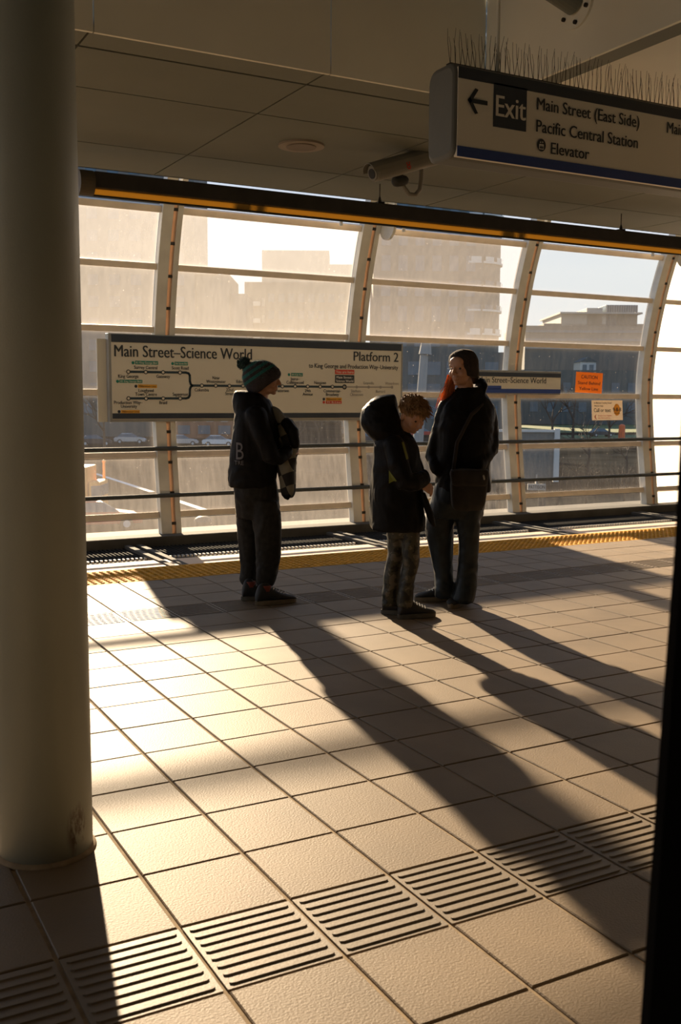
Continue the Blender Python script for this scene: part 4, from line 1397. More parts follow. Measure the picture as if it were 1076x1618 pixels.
def shoe(par, heel, toe, label, upper, sole_m, hi=0.0, width=0.088, stripe=None):
    """upper, sole, laces; heel and toe are floor points in the person's frame"""
    h0, t0 = Vector(heel), Vector(toe)
    L_ = (t0 - h0).length
    d = (t0 - h0).normalized(); sdv = Vector((-d.y, d.x, 0))
    rows = [(0.02, 0.60, 0.060 + hi * 0.6), (0.10, 0.80, 0.085 + hi), (0.28, 0.84, 0.092 + hi), (0.42, 0.86, 0.088 + hi * 0.35), (0.60, 0.96, 0.072), (0.78, 1.0, 0.058), (0.92, 0.80, 0.048), (0.995, 0.42, 0.036)]
    bm = B(); rg = []
    for q, wv, ht in densify([list(r) for r in rows], 3):
        c = h0 + d * L_ * q
        ring = []
        for k in range(20):
            a = 2 * PI * k / 20
            x = math.cos(a) * width / 2 * wv
            z = 0.022 + (math.sin(a) * 0.5 + 0.5) * (ht - 0.022)
            if math.sin(a) > 0:
                x *= (1 - 0.35 * math.sin(a) ** 2)
            ring.append(bm.verts.new(c + sdv * x + Vector((0, 0, z))))
        rg.append(ring)
    stitch(bm, rg)
    sh = obj('shoe', bm, upper, par, smooth=True)
    bm = B(); rg = []
    for zz, g in ((0.0, 0.0), (0.004, 0.004), (0.026, 0.004), (0.030, 0.0)):
        ring = []
        for k in range(28):
            a = 2 * PI * k / 28
            q = 0.5 + 0.5 * math.cos(a)
            wv = 0.80 + 0.20 * math.cos(a + 0.2)
            c = h0 + d * (L_ * (0.5 + 0.505 * math.cos(a)))
            ring.append(bm.verts.new(c + sdv * (math.sin(a) * (width / 2 + g) * wv * 1.06) + d * g * math.cos(a) + Vector((0, 0, zz))))
        rg.append(ring)
    stitch(bm, rg)
    obj('sole', bm, sole_m, sh)
    bm = B()
    for q in range(5):
        f_ = 0.40 + q * 0.075
        z = 0.088 + hi * 0.35 - q * 0.0085
        c = h0 + d * L_ * f_
        tube(bm, [c + sdv * 0.026 + Vector((0, 0, z - 0.008)), c + Vector((0, 0, z + 0.003)) + d * 0.008, c - sdv * 0.026 + Vector((0, 0, z - 0.008))], 0.0036, 6)
    obj('laces', bm, M['white'] if hi < 0.02 else M['ink_grey'], sh)
    if stripe:
        bm = B()
        c = h0 + d * L_ * 0.25
        tube(bm, [c + Vector((0, 0, 0.07 + hi * 0.4)) - d * 0.0, c + Vector((0, 0, 0.085 + hi * 0.8))], [width * 0.43, width * 0.40], 20)
        obj('ankle_band', bm, stripe, sh)
    return sh

def project(person, target, bm, dir_=Vector((0, 1, 0)), back=0.004, far=1.0):
    dg = bpy.context.evaluated_depsgraph_get()
    tb = bmesh.new(); tb.from_mesh(target.data)
    tree_ = BVHTree.FromBMesh(tb)
    dead = []
    for v in bm.verts:
        hit = tree_.ray_cast(v.co - dir_ * far, dir_)
        if hit[0] is not None:
            v.co = hit[0] - dir_ * back
        else:
            dead.append(v)
    bmesh.ops.delete(bm, geom=dead, context='VERTS')
    tb.free()
    return bm

def gridquad(bm, pts, n=8):
    p = [Vector(q) for q in pts]
    g = [[bm.verts.new((p[0].lerp(p[1], i / n)).lerp(p[3].lerp(p[2], i / n), j / n)) for i in range(n + 1)] for j in range(n + 1)]
    for j in range(n):
        for i in range(n):
            bm.faces.new((g[j][i], g[j][i + 1], g[j + 1][i + 1], g[j + 1][i]))

def stripe_mat(name, axis, freq, c1, c2, frac=0.5, phase=0.0):
    m = mat(name, c1, 0.9, 0, 0.2, 40.0, 0.002, 300.0)
    t = m.node_tree
    b = t.nodes['Principled BSDF']
    src_ = b.inputs['Base Color'].links[0].from_socket
    c = t.nodes.new('ShaderNodeTexCoord')
    d = t.nodes.new('ShaderNodeVectorMath'); d.operation = 'DOT_PRODUCT'; d.inputs[1].default_value = axis
    t.links.new(c.outputs['Object'], d.inputs[0])
    a = t.nodes.new('ShaderNodeMath'); a.operation = 'MULTIPLY_ADD'; a.inputs[1].default_value = freq; a.inputs[2].default_value = phase
    t.links.new(d.outputs['Value'], a.inputs[0])
    f = t.nodes.new('ShaderNodeMath'); f.operation = 'FRACT'; t.links.new(a.outputs[0], f.inputs[0])
    g = t.nodes.new('ShaderNodeMath'); g.operation = 'GREATER_THAN'; g.inputs[1].default_value = frac; t.links.new(f.outputs[0], g.inputs[0])
    mx = t.nodes.new('ShaderNodeMixRGB'); mx.inputs[2].default_value = (*c2, 1)
    t.links.new(g.outputs[0], mx.inputs[0]); t.links.new(src_, mx.inputs[1]); t.links.new(mx.outputs[0], b.inputs['Base Color'])
    return m

M['black_cloth'] = mat('black_cloth', (0.008, 0.0075, 0.0075), 0.5, 0, 0.25, 18.0, 0.0015, 120.0, 0.10)
M['hoodie'] = mat('hoodie_black', (0.009, 0.009, 0.010), 0.6, 0, 0.25, 18.0, 0.0012, 200.0, 0.12)
M['sweat'] = mat('charcoal_sweatpants', (0.026, 0.025, 0.023), 0.65, 0, 0.25, 30.0, 0.0015, 160.0, 0.15)
M['denim'] = mat('dark_denim', (0.020, 0.027, 0.034), 0.42, 0, 0.35, 14.0, 0.001, 260.0, 0.28)
M['shoe_dark'] = mat('shoe_dark', (0.03, 0.028, 0.027), 0.7, 0, 0.2, 20.0)
def sheen(m, w=0.5, tint=(1.0, 0.9, 0.8)):
    b_ = m.node_tree.nodes['Principled BSDF']
    b_.inputs['Sheen Weight'].default_value = w
    b_.inputs['Sheen Roughness'].default_value = 0.16
    b_.inputs['Sheen Tint'].default_value = (*tint, 1)
    return m
for k_ in ('black_cloth', 'hoodie', 'sweat', 'denim', 'hat_dark'):
    if k_ in M:
        sheen(M[k_], 0.22)
M['sole'] = mat('sole_tan', (0.20, 0.15, 0.09), 0.7, 0, 0.15, 20.0)
M['sole_dark'] = mat('sole_brown', (0.10, 0.085, 0.06), 0.7, 0, 0.15, 20.0)
M['shoe_red'] = mat('shoe_red', (0.22, 0.04, 0.02), 0.7, 0, 0.15, 20.0)
sheen(M['black_cloth'], 0.18)
M['bagcloth'] = mat('bag_brown', (0.022, 0.018, 0.014), 0.85, 0, 0.25, 20.0, 0.001, 150.0)
M['hair_fair'] = mat('hair_fair', (0.34, 0.19, 0.08), 0.6, 0, 0.3, 40.0, trans=0.3)
M['hair_red'] = mat('hair_red', (0.72, 0.30, 0.11), 0.55, 0, 0.4, 60.0, trans=0.55)
M['hat_dark'] = sheen(mat('hat_charcoal', (0.035, 0.028, 0.026), 0.95, 0, 0.2, 60.0, 0.002, 260.0, 0.2), 0.2)

# ---------------- boy in the bobble hat, in profile, holding a jacket
A = Person('person', 'boy in a teal striped bobble hat and black hoodie hugging a checked jacket', 412, 948)
bm = B()
hc = A.L(418.5, 599)
f, R_ = head_into(bm, hc, math.radians(-8), math.radians(4), 0, 0.92)
A.chain(bm, [(412, 618, 0), (408, 645, 0)], [12.5, 13])
A.loft(bm, [(640, 385, 428, 0, 0.11), (665, 376, 434, 0, 0.14), (700, 372, 434, 0, 0.13), (740, 368, 430, 0, 0.12), (775, 380, 426, 0, 0.11), (795, 384, 424, 0, 0.10)], 24)
for b, u in ((0.07, 392), (-0.08, 418)):
    A.chain(bm, [(u + 4, 800, b), (u + 3, 860, b), (u, 935, b)], [11, 9, 7])
A.chain(bm, [(404, 660, -0.14), (416, 690, -0.185), (428, 721, -0.185), (452, 713, -0.10)], [10, 9, 8.5, 6.5])
A.chain(bm, [(408, 660, 0.14), (424, 690, 0.185), (440, 718, 0.185), (454, 710, 0.11)], [10, 9, 8, 6.5])
hand_into(bm, A.L(453, 712, -0.09), (0.75, 0.55, 0.05), (-0.2, 0.9, -0.1), 0.85, 1, 0.45)
hand_into(bm, A.L(455, 708, 0.10), (0.75, -0.55, 0.05), (-0.2, -0.9, -0.1), 0.85, -1, 0.45)
body = A.cloth('body', bm, M['skin'], 0.0045, 3, 0.0)
eyes(body, f, 0.92)
bm = B()
A.loft(bm, [(630, 386, 426, 0, 0.08), (640, 376, 431, 0, 0.12), (655, 371, 436, 0, 0.155), (680, 368, 440, 0, 0.165), (712, 364, 441, 0, 0.165), (742, 361, 438, 0, 0.165), (758, 360, 436, 0, 0.165), (769, 362, 434, 0, 0.155)])
A.loft(bm, [(617, 372, 398, 0.0, 0.05), (622, 369, 415, 0, 0.10), (634, 368, 426, 0, 0.125), (650, 370, 430, 0, 0.13), (664, 372, 428, 0, 0.12), (674, 382, 420, 0, 0.08)])
A.chain(bm, [(404, 658, -0.14), (416, 690, -0.19), (428, 722, -0.19), (440, 724, -0.155), (454, 713, -0.10)], [17, 15, 14, 12, 9.5])
A.chain(bm, [(408, 658, 0.14), (424, 690, 0.19), (440, 720, 0.19), (450, 712, 0.12)], [16, 15, 13, 10])
hood_o = A.cloth('hoodie', bm, M['hoodie'], 0.008, 4, 0.006, (14, 14, 8))
# print on the back of the hoodie
bm = B()
vs, fs = glyphs('TRE')
def label_px(person, bm, txt, u0, u1, vb, capx, b=-0.4):
    vs, fs = glyphs(txt)
    a0, a1 = person.L(u0, vb, b), person.L(u1, vb, b)
    wmin = min(v.x for v in vs); wmax = max(v.x for v in vs)
    kx = (a1.x - a0.x) / (wmax - wmin); kz = capx * person.s / CAPH
    nv = [bm.verts.new((a0.x + (v.x - wmin) * kx, b, a0.z + v.y * kz)) for v in vs]
    for q in fs:
        bm.faces.new([nv[i] for i in q])
label_px(A, bm, 'TRE', 363, 379, 739, 6.5)
label_px(A, bm, 'B', 366, 379, 730, 26)
bmesh.ops.subdivide_edges(bm, edges=bm.edges, cuts=1)
project(A, hood_o, bm)
obj('back_print', bm, mat('print_grey', (0.16, 0.16, 0.18), 0.8), hood_o)
bm = B()
A.loft(bm, [(752, 369, 436, 0, 0.135), (775, 370, 440, 0, 0.14), (800, 371, 441, 0, 0.135), (818, 374, 440, 0, 0.12)])
A.loft(bm, [(790, 371, 410, 0.06, 0.085), (830, 374, 413, 0.07, 0.085), (870, 379, 411, 0.07, 0.078), (900, 380, 408, 0.07, 0.072), (916, 379, 407, 0.07, 0.07), (923, 384, 404, 0.07, 0.055)], 28)
A.loft(bm, [(790, 396, 441, -0.06, 0.09), (830, 400, 445, -0.08, 0.09), (870, 404, 444, -0.08, 0.082), (900, 405, 440, -0.08, 0.074), (918, 405, 435, -0.08, 0.07), (926, 409, 431, -0.08, 0.055)], 28)
A.cloth('trousers', bm, M['sweat'], 0.008, 4, 0.008, (13, 13, 6))
# bobble hat
ha = Vector((-0.56, 0, 0.83))
beanie = stripe_mat('bobble_hat_stripes', ha, 26.0, (0.03, 0.028, 0.032), (0.015, 0.13, 0.125), 0.5, -A.L(419, 606).dot(ha) * 26.0 + 0.05)
bm = B()
A.sec(bm, [(421, 610, 0, 35, 25.5, 0.080), (417, 602, 0, 35, 29, 0.092), (411, 594, 0, 33, 29, 0.094), (404, 585, 0, 32, 25, 0.085), (397, 579, 0, 35, 17, 0.06), (391, 576, 0, 38, 8, 0.03)])
hat = A.cloth('bobble_hat', bm, beanie, 0.006, 3, 0.0025, (40, 40, 40))
cuff = mat('hat_cuff', (0.035, 0.03, 0.034), 0.95, 0, 0.25, 50.0, 0.002, 260.0)
bm = B()
A.sec(bm, [(422, 611, 0, 35, 25.5, 0.083), (419.5, 607, 0, 35, 29.5, 0.095), (416, 600.5, 0, 35, 30.5, 0.098), (413.5, 597, 0, 34, 29, 0.093)])
A.cloth('cuff', bm, cuff, 0.006, 3, 0.0025, (50, 50, 50), hat)
bm = B(); rnd = random.Random(9)
me_ = hat.data
for q in range(2600):
    v_ = me_.vertices[rnd.randrange(len(me_.vertices))]
    n_ = v_.normal + Vector((rnd.gauss(0, .3), rnd.gauss(0, .3), rnd.gauss(0, .3)))
    tube(bm, [v_.co - v_.normal * 0.001, v_.co + n_.normalized() * rnd.uniform(0.003, 0.007)], [0.0008, 0.0004], 3, False)
obj('knit_fuzz', bm, mat('fuzz_grey', (0.30, 0.33, 0.33), 0.8, trans=0.6), hat)
bm = B(); c = A.L(385, 574.5); rnd = random.Random(3)
ball(bm, c, 0.036, 3)
for q in range(420):
    dv = Vector((rnd.gauss(0, 1), rnd.gauss(0, 1), rnd.gauss(0, 1))).normalized()
    tube(bm, [c + dv * 0.03, c + dv * rnd.uniform(0.042, 0.049)], [0.003, 0.0012], 4)
obj('pompom', bm, mat('pompom_teal', (0.03, 0.07, 0.075), 0.9, trans=0.2), hat)
shoe_k = dict(upper=M['shoe_dark'])
pA = A.L(0, 0)
hl = onz(381, 949) - A.P; tl = onz(412, 943) - A.P
def loc2(person, u, v):
    q = onz(u, v) - person.P
    return Vector((q.dot(RH), q.dot(FH), 0))
h1 = loc2(A, 382, 949); h1b = h1 + Vector((0.22, 0.06, 0))
s1 = shoe(A.t, h1, h1b, None, M['shoe_dark'], M['sole_dark'], 0.05, 0.085, M['shoe_red'])
h2 = loc2(A, 404, 957); h2b = loc2(A, 467, 951)
s2 = shoe(A.t, h2, h2b, None, M['shoe_dark'], M['sole'], 0.05, 0.085, M['shoe_red'])

# the jacket he hugs
jm = bpy.data.materials.new('check_flannel'); jm.use_nodes = True
tn = jm.node_tree; bs = tn.nodes['Principled BSDF']; bs.inputs['Roughness'].default_value = 0.9
c_ = tn.nodes.new('ShaderNodeTexCoord'); mp_ = tn.nodes.new('ShaderNodeMapping'); mp_.inputs['Rotation'].default_value = (0.2, 0.35, 0.3)
ck = tn.nodes.new('ShaderNodeTexChecker'); ck.inputs['Scale'].default_value = 13.0
ck.inputs[1].default_value = (0.20, 0.19, 0.15, 1); ck.inputs[2].default_value = (0.018, 0.018, 0.018, 1)
tn.links.new(c_.outputs['Object'], mp_.inputs[0]); tn.links.new(mp_.outputs[0], ck.inputs[0]); tn.links.new(ck.outputs[0], bs.inputs['Base Color'])
jo = A.L(455, 720)
jt = thing('checked_jacket', 'grey and black checked jacket bundled in the bobble hat boy\'s arms', 'jacket', (A.P.x, A.P.y, 0), -YAW)
bm = B()
A.loft(bm, [(662, 440, 460, 0.0, 0.04), (672, 438, 468, 0.0, 0.075), (690, 440, 472, 0, 0.095), (715, 442, 471, 0, 0.10), (738, 438, 468, -0.02, 0.09), (760, 442, 468, -0.03, 0.075), (778, 444, 467, -0.04, 0.06), (787, 449, 463, -0.04, 0.03)], 28)
jb = A.cloth('jacket_body', bm, jm, 0.007, 4, 0.007, (14, 14, 10), jt)
bm = B()
A.chain(bm, [(452, 668, -0.05), (462, 682, -0.085), (466, 702, -0.09)], [9, 10, 8])
A.cloth('jacket_sleeve', bm, M['black_cloth'], 0.007, 4, 0.005, (14, 14, 10), jt)
bm = B()
A.sec(bm, [(428, 645, -0.02, 75, 4, 0.02), (438, 655, -0.02, 75, 10, 0.045), (447, 663, -0.02, 80, 9, 0.05), (453, 664, -0.02, 80, 3, 0.03)], 20)
A.cloth('jacket_collar', bm, mat('collar_grey', (0.26, 0.27, 0.26), 0.9, 0, 0.1, 30.0, trans=0.2), 0.006, 3, 0.003, (14, 14, 10), jt)
bm = B(); A.sec(bm, [(445, 779, -0.04, 0, 1, 0.02), (456, 782, -0.045, 90, 9, 0.055), (467, 778, -0.04, 0, 1, 0.02)], 16)
A.cloth('jacket_cuff', bm, M['black_cloth'], 0.007, 3, 0.002, (14, 14, 10), jt)

# ---------------- boy in the hooded coat, looking down
Hh_ = Person('person', 'fair haired boy in a long black hooded coat and camouflage trousers looking down', 642, 974)
H = Hh_
bm = B()
hc = H.L(651, 655, -0.06)
f, R_ = head_into(bm, hc, math.radians(-48), math.radians(34), math.radians(6), 0.90)
H.chain(bm, [(640, 672, -0.03), (628, 705, 0)], [12, 14])
H.loft(bm, [(690, 606, 642, 0, 0.10), (710, 600, 648, 0, 0.13), (760, 596, 656, 0, 0.12), (800, 604, 654, 0, 0.11), (838, 618, 654, 0, 0.08)], 24)
for b, u in ((0.05, 622), (-0.06, 645)):
    H.chain(bm, [(u + 1, 840, b), (u + 1, 890, b), (u - 5, 946, b)], [8.5, 8, 6])
H.chain(bm, [(622, 708, -0.14), (630, 735, -0.19), (640, 762, -0.20), (656, 762, -0.18), (666, 762, -0.155)], [10, 9, 9, 8, 7])
H.chain(bm, [(642, 706, 0.14), (652, 735, 0.18), (660, 752, 0.15), (668, 757, 0.02)], [10, 9, 8, 7])
hand_into(bm, H.L(667, 765, -0.15), (0.75, 0.45, -0.45), (0.2, 0.7, -0.5), 0.82, 1, 0.4)
hand_into(bm, H.L(668, 763, -0.02), (0.6, -0.6, -0.45), (0.1, -0.8, -0.5), 0.82, -1, 0.4)
body = H.cloth('body', bm, M['skin'], 0.0045, 3, 0.0)
eyes(body, f, 0.90)
bm = B()
H.loft(bm, [(676, 600, 640, 0, 0.07), (688, 593, 652, 0, 0.13), (705, 590, 660, 0, 0.165), (735, 588, 665, 0, 0.17), (765, 586, 667, 0, 0.17), (800, 585, 670, 0, 0.175), (828, 585, 672, 0, 0.175), (836, 587, 671, 0, 0.17)])
H.chain(bm, [(622, 704, -0.14), (630, 735, -0.20), (640, 762, -0.21), (656, 762, -0.19), (668, 757, -0.155)], [17, 17, 16, 15, 13])
H.chain(bm, [(642, 704, 0.14), (652, 735, 0.19), (660, 752, 0.16), (668, 754, 0.02)], [16, 16, 14, 12])
coat = H.cloth('coat', bm, M['black_cloth'], 0.008, 4, 0.007, (12, 12, 7))
bm = B()
H.loft(bm, [(623, 612, 623, 0.02, 0.02), (627, 596, 625.5, 0.02, 0.07), (634, 584, 627, 0.02, 0.10), (646, 573, 629, 0.02, 0.13), (658, 568.5, 632, 0.02, 0.14), (671, 570, 636, 0.01, 0.145), (683, 577, 642, 0, 0.145), (694, 588, 647, 0, 0.13), (703, 598, 648, 0, 0.10)])
hd_ = H.cloth('hood', bm, M['black_cloth'], 0.007, 4, 0.006, (14, 14, 12), coat)
bm = B()
gridquad(bm, [H.L(640, 703, -0.5), H.L(644, 702, -0.5), H.L(652, 730, -0.5), H.L(647, 731, -0.5)], 10)
gridquad(bm, [H.L(619, 750, -0.5), H.L(622, 754, -0.5), H.L(631, 766, -0.5), H.L(619, 772, -0.5)], 10)
project(H, coat, bm)
obj('sleeve_patch', bm, mat('patch_olive', (0.16, 0.17, 0.02), 0.8), coat)
bm = B(); gridquad(bm, [H.L(587, 708, -0.5), H.L(598, 708, -0.5), H.L(598, 711, -0.5), H.L(587, 711, -0.5)], 6); project(H, coat, bm)
obj('piping', bm, M['ink_grey'], coat)
bm = B(); H.sec(bm, [(667, 778, -0.10, 0, 5, 0.03), (675, 800, -0.10, 0, 6, 0.035), (682, 822, -0.09, 0, 5, 0.03), (686, 832, -0.08, 0, 3, 0.02)], 16)
H.cloth('coat_flap', bm, M['black_cloth'], 0.006, 3, 0.003, (14, 14, 10), coat)
# camouflage trousers
cm = mat('camouflage', (0.10, 0.085, 0.055), 0.45, 0, 0.2, 30.0, 0.001, 160.0, 0.28)
tn = cm.node_tree; bs = tn.nodes['Principled BSDF']
no = tn.nodes.new('ShaderNodeTexNoise'); no.inputs['Scale'].default_value = 17; no.inputs['Detail'].default_value = 2
tcx = tn.nodes.new('ShaderNodeTexCoord'); tn.links.new(tcx.outputs['Object'], no.inputs['Vector'])
rr = tn.nodes.new('ShaderNodeValToRGB'); rr.color_ramp.interpolation = 'CONSTANT'
rr.color_ramp.elements[0].color = (0.02, 0.019, 0.014, 1); rr.color_ramp.elements[1].position = 0.58; rr.color_ramp.elements[1].color = (0.12, 0.10, 0.07, 1)
x = rr.color_ramp.elements.new(0.46); x.color = (0.055, 0.05, 0.032, 1)
tn.links.new(no.outputs['Fac'], rr.inputs[0]); tn.links.new(rr.outputs[0], bs.inputs['Base Color'])
bm = B()
H.loft(bm, [(815, 600, 664, 0, 0.13), (838, 610, 663, 0, 0.12), (850, 612, 662, 0, 0.10)])
H.loft(bm, [(835, 611, 638, 0.05, 0.075), (870, 612.5, 638, 0.05, 0.07), (890, 609, 635, 0.05, 0.068), (920, 605, 631, 0.05, 0.062), (950, 602.5, 629, 0.05, 0.06), (956, 604, 628, 0.05, 0.055)], 24)
H.loft(bm, [(835, 632, 663, -0.06, 0.075), (870, 635, 663, -0.06, 0.072), (892, 636, 661, -0.06, 0.07), (920, 631, 655, -0.06, 0.062), (952, 627.5, 653, -0.06, 0.062), (959, 629, 651, -0.06, 0.055)], 24)
H.cloth('trousers', bm, cm, 0.007, 3, 0.006, (16, 16, 11))
# hair
bm = B()
Rk = R_
fl = lambda p: hc + Rk @ (Vector(p) * 0.90)
ball(bm, fl((-0.018, 0, 0.045)), tuple(q * 0.9 for q in (0.099, 0.083, 0.080)), 4, Rk)
ball(bm, fl((0.055, 0, 0.080)), tuple(q * 0.9 for q in (0.045, 0.066, 0.028)), 3, Rk)
hair = H.cloth('hair', bm, M['hair_fair'], 0.006, 3, 0.004, (60, 60, 60))
bm = B(); rnd = random.Random(11)
for q in range(700):
    th, ph = rnd.uniform(-PI, PI), rnd.uniform(-0.1, 1.5)
    dv = Vector((math.cos(th) * math.cos(ph) * 0.099 - 0.018, math.sin(th) * math.cos(ph) * 0.083, math.sin(ph) * 0.080 + 0.045))
    if dv.x > 0.06 and dv.z < 0.05:
        continue
    tip = dv + Vector((dv.x * 0.12 + 0.03 + rnd.uniform(-0.02, 0.03), dv.y * 0.14 + rnd.uniform(-0.02, 0.02), rnd.uniform(-0.026, 0.012)))
    mid_ = (dv + tip) / 2 + Vector((0, 0, 0.008))
    tube(bm, [fl(dv * 0.97), fl(mid_), fl(tip)], [0.0035, 0.0028, 0.0008], 4)
obj('hair_strands', bm, M['hair_fair'], hair)
h1 = loc2(H, 603, 970); t1 = h1 + Vector((0.21, -0.02, 0))
shoe(H.t, h1, t1, None, M['shoe_dark'], M['sole_dark'], 0.035, 0.082)
h2 = loc2(H, 629, 978); t2 = loc2(H, 687, 974)
sh = shoe(H.t, h2, t2, None, M['shoe_dark'], M['sole_dark'], 0.035, 0.082)
bm = B()
a = H.L(654, 962, -0.5)
for s_ in (1, -1):
    flat(bm, [a + Vector((0, 0, 0)) * 1, a + Vector((0.010, 0, 0)), a + Vector((-0.012, 0, s_ * 0.020)), a + Vector((-0.022, 0, s_ * 0.020))])
bmesh.ops.subdivide_edges(bm, edges=bm.edges, cuts=2, use_grid_fill=True)
project(H, sh, bm, back=0.002)
obj('side_chevron', bm, M['white'], sh)

# ---------------- woman
Wm = Person('person', 'woman in a dark beanie and black jacket with a brown bag across her hip', 722, 955)
bm = B()
hc = Wm.L(731, 583, -0.02)
wy = math.radians(-130)
f, R_ = head_into(bm, hc, wy, math.radians(3), 0, 0.97)
Wm.chain(bm, [(734, 603, 0.01), (738, 632, 0.02)], [12, 14])
Wm.loft(bm, [(628, 715, 765, 0.02, 0.09), (645, 704, 776, 0.02, 0.12), (690, 702, 774, 0, 0.13), (740, 700, 764, 0, 0.12), (780, 698, 758, 0, 0.11), (800, 702, 752, 0, 0.10)], 24)
for b, u, u2 in ((0.03, 699, 704), (-0.04, 739, 734)):
    Wm.chain(bm, [(u, 810, b), (u, 860, b), (u2, 938, b)], [13, 10, 8])
Wm.chain(bm, [(706, 648, 0.0), (695, 685, 0.02), (686, 720, 0.03), (694, 738, -0.05)], [10, 9, 9, 7])
Wm.chain(bm, [(768, 650, 0.0), (773, 680, 0.02), (773, 708, 0.0), (756, 732, -0.11)], [10, 9, 9, 7])
hand_into(bm, Wm.L(698, 738, -0.04), (0.6, 0.3, -0.6), (0.2, 0.9, 0), 0.95, 1, 0.3)
hand_into(bm, Wm.L(752, 730, -0.08), (-0.7, 0.35, -0.5), (0.2, 0.9, 0), 0.95, -1, 0.3)
body = Wm.cloth('body', bm, M['skin'], 0.0045, 3, 0.0)
eyes(body, f, 0.97)
bm = B()
Wm.loft(bm, [(612, 722, 760, 0.03, 0.07), (622, 712, 768, 0.03, 0.10), (634, 702, 776, 0.02, 0.13), (648, 695, 781, 0.01, 0.15), (675, 691, 780, 0, 0.16), (705, 690, 778, 0, 0.16), (735, 688, 774, 0, 0.16), (760, 688, 776, 0, 0.165), (776, 690, 775, 0, 0.16)])
Wm.chain(bm, [(706, 645, 0.0), (694, 685, 0.02), (684, 722, 0.03), (694, 742, -0.06)], [14, 14, 14, 12])
Wm.chain(bm, [(768, 648, 0.0), (774, 680, 0.02), (774, 708, 0.0), (756, 734, -0.13)], [15, 15, 14.5, 12])
Wm.sec(bm, [(752, 603, 0.10, 60, 8, 0.05), (760, 611, 0.09, 60, 12, 0.09), (762, 622, 0.07, 60, 13, 0.11), (758, 636, 0.05, 60, 10, 0.10)], 24)
jk = Wm.cloth('jacket', bm, M['black_cloth'], 0.008, 3, 0.008, (13, 13, 9))
bm = B()
Wm.loft(bm, [(755, 690, 768, 0, 0.135), (785, 682, 766, 0, 0.14), (808, 676, 764, 0, 0.125), (818, 678, 762, 0, 0.11)])
Wm.loft(bm, [(795, 678, 722, 0.03, 0.085), (830, 672, 717, 0.04, 0.085), (862, 677, 715.5, 0.04, 0.078), (885, 682, 715, 0.04, 0.074), (912, 686, 717, 0.04, 0.076), (934, 686, 722, 0.03, 0.085), (944, 688, 722, 0.03, 0.08)], 28)
Wm.loft(bm, [(795, 718, 763, -0.03, 0.09), (830, 721, 758, -0.04, 0.085), (862, 724, 756, -0.04, 0.08), (900, 723, 755, -0.04, 0.076), (928, 719, 753, -0.05, 0.08), (944, 714, 750, -0.06, 0.085), (951, 716, 747, -0.06, 0.08)], 28)
Wm.cloth('jeans', bm, M['denim'], 0.008, 3, 0.007, (13, 13, 7))
bm = B()
Wm.sec(bm, [(735, 594, 0, -10, 21, 0.080), (733.5, 586, 0, -10, 23.5, 0.094), (732.5, 574, 0, -8, 24, 0.097), (733, 563, 0, -5, 21.5, 0.088), (734, 555, 0, -3, 14, 0.06), (734.5, 552, 0, -3, 6, 0.025)])
# cut the cap back from the face by tilting: deeper rear part covers the ears and nape
Wm.chain(bm, [(750, 592, 0.06), (749, 600, 0.07)], [8, 7])
hat = Wm.cloth('beanie', bm, M['hat_dark'], 0.006, 3, 0.002, (50, 50, 50))
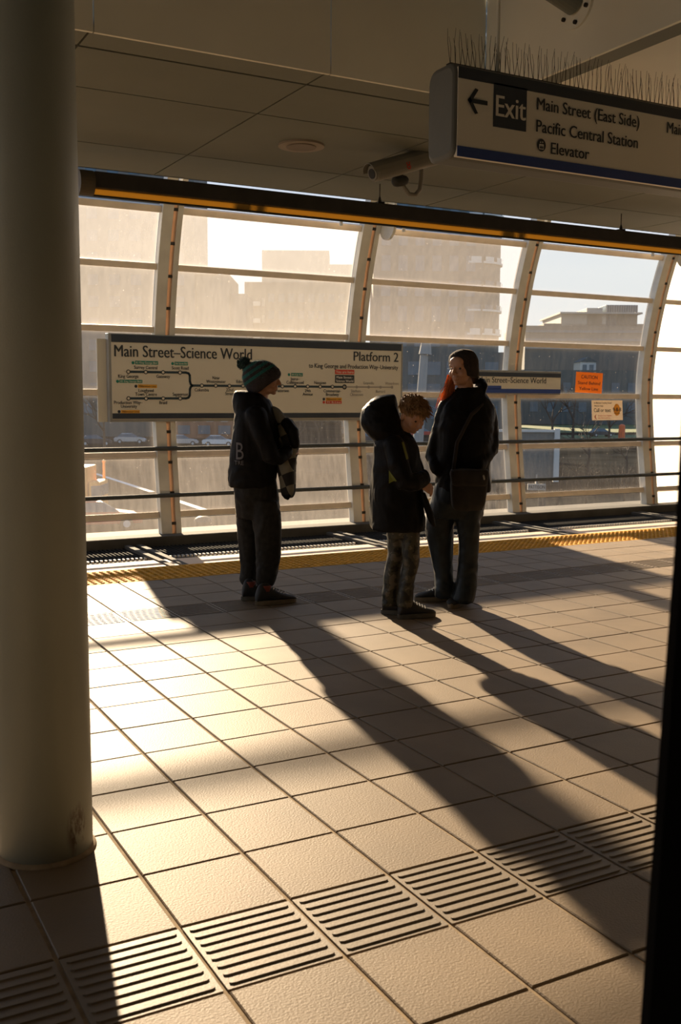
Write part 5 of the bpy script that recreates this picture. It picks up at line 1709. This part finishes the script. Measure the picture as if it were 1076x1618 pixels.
# hair: lit red ponytail at the front shoulder and darker strands by the neck
bm = B(); rnd = random.Random(5)
for q in range(380):
    t_ = rnd.random()
    w_ = rnd.gauss(0, 1)
    b0 = rnd.uniform(0.01, 0.09)
    end = 603 + 44 * rnd.random() ** 0.8
    pts_ = []
    for kk in range(5):
        v_ = 592 + (end - 592) * kk / 4
        cx = 713.5 - (v_ - 592) * 0.26 + 2.5 * math.sin((v_ - 592) * 0.06)
        pts_.append(Wm.L(cx + w_ * (2.0 + 2.4 * min(1, (v_ - 592) / 40)) + rnd.gauss(0, 0.9), v_, b0 - 0.02 * kk / 4))
    tube(bm, pts_, [0.002, 0.0022, 0.002, 0.0016, 0.0005], 4)
obj('hair', bm, M['hair_red'], Wm.t)
h1 = loc2(Wm, 702, 951); t1 = loc2(Wm, 656, 950)
s1 = shoe(Wm.t, h1 + Vector((0.03, 0.03, 0)), t1 + Vector((0, 0.02, 0)), None, M['shoe_dark'], M['sole'], 0.0, 0.09)
h2 = loc2(Wm, 739, 951) + Vector((0, 0.06, 0)); t2 = loc2(Wm, 712, 961) + Vector((0, -0.02, 0))
s2 = shoe(Wm.t, h2, t2, None, M['shoe_dark'], M['sole'], 0.0, 0.095)

bt = thing('crossbody_bag', 'brown canvas bag hanging across the woman\'s hip', 'bag', (Wm.P.x, Wm.P.y, 0), -YAW)
bm = B()
Wm.loft(bm, [(741, 714, 770, -0.215, 0.03), (745, 712, 771, -0.22, 0.05), (775, 712, 769, -0.225, 0.06), (798, 714, 765, -0.225, 0.06), (806, 718, 760, -0.22, 0.04)], 32, 3, 4.0)
bag = Wm.cloth('bag_body', bm, M['bagcloth'], 0.007, 3, 0.004, (14, 14, 10), bt)
bm = B(); Wm.loft(bm, [(742, 713, 771, -0.24, 0.045), (748, 711, 772, -0.25, 0.052), (764, 713, 770, -0.255, 0.05), (768, 718, 766, -0.255, 0.04)], 32, 3, 4.0)
Wm.cloth('flap', bm, M['bagcloth'], 0.007, 3, 0.003, (14, 14, 10), bt)
bm = B(); limb(bm, [Wm.L(716, 745, -0.24), Wm.L(722, 700, -0.185), Wm.L(745, 655, -0.165), Wm.L(762, 640, -0.10)], [0.012] * 4, 10); obj('strap', bm, M['bagcloth'], bt, smooth=True)
bm = B(); limb(bm, [Wm.L(764, 752, -0.30), Wm.L(765, 757, -0.30)], [0.006, 0.006], 8); obj('zip_pull', bm, M['grating'], bt, smooth=True)
bm = B(); box(bm, 0, 0.035, -0.004, 0.004, 0, 0.055, 0.002, Matrix.Translation(Wm.L(753, 806, -0.2)) ); obj('hanging_tab', bm, M['black_cloth'], bt)
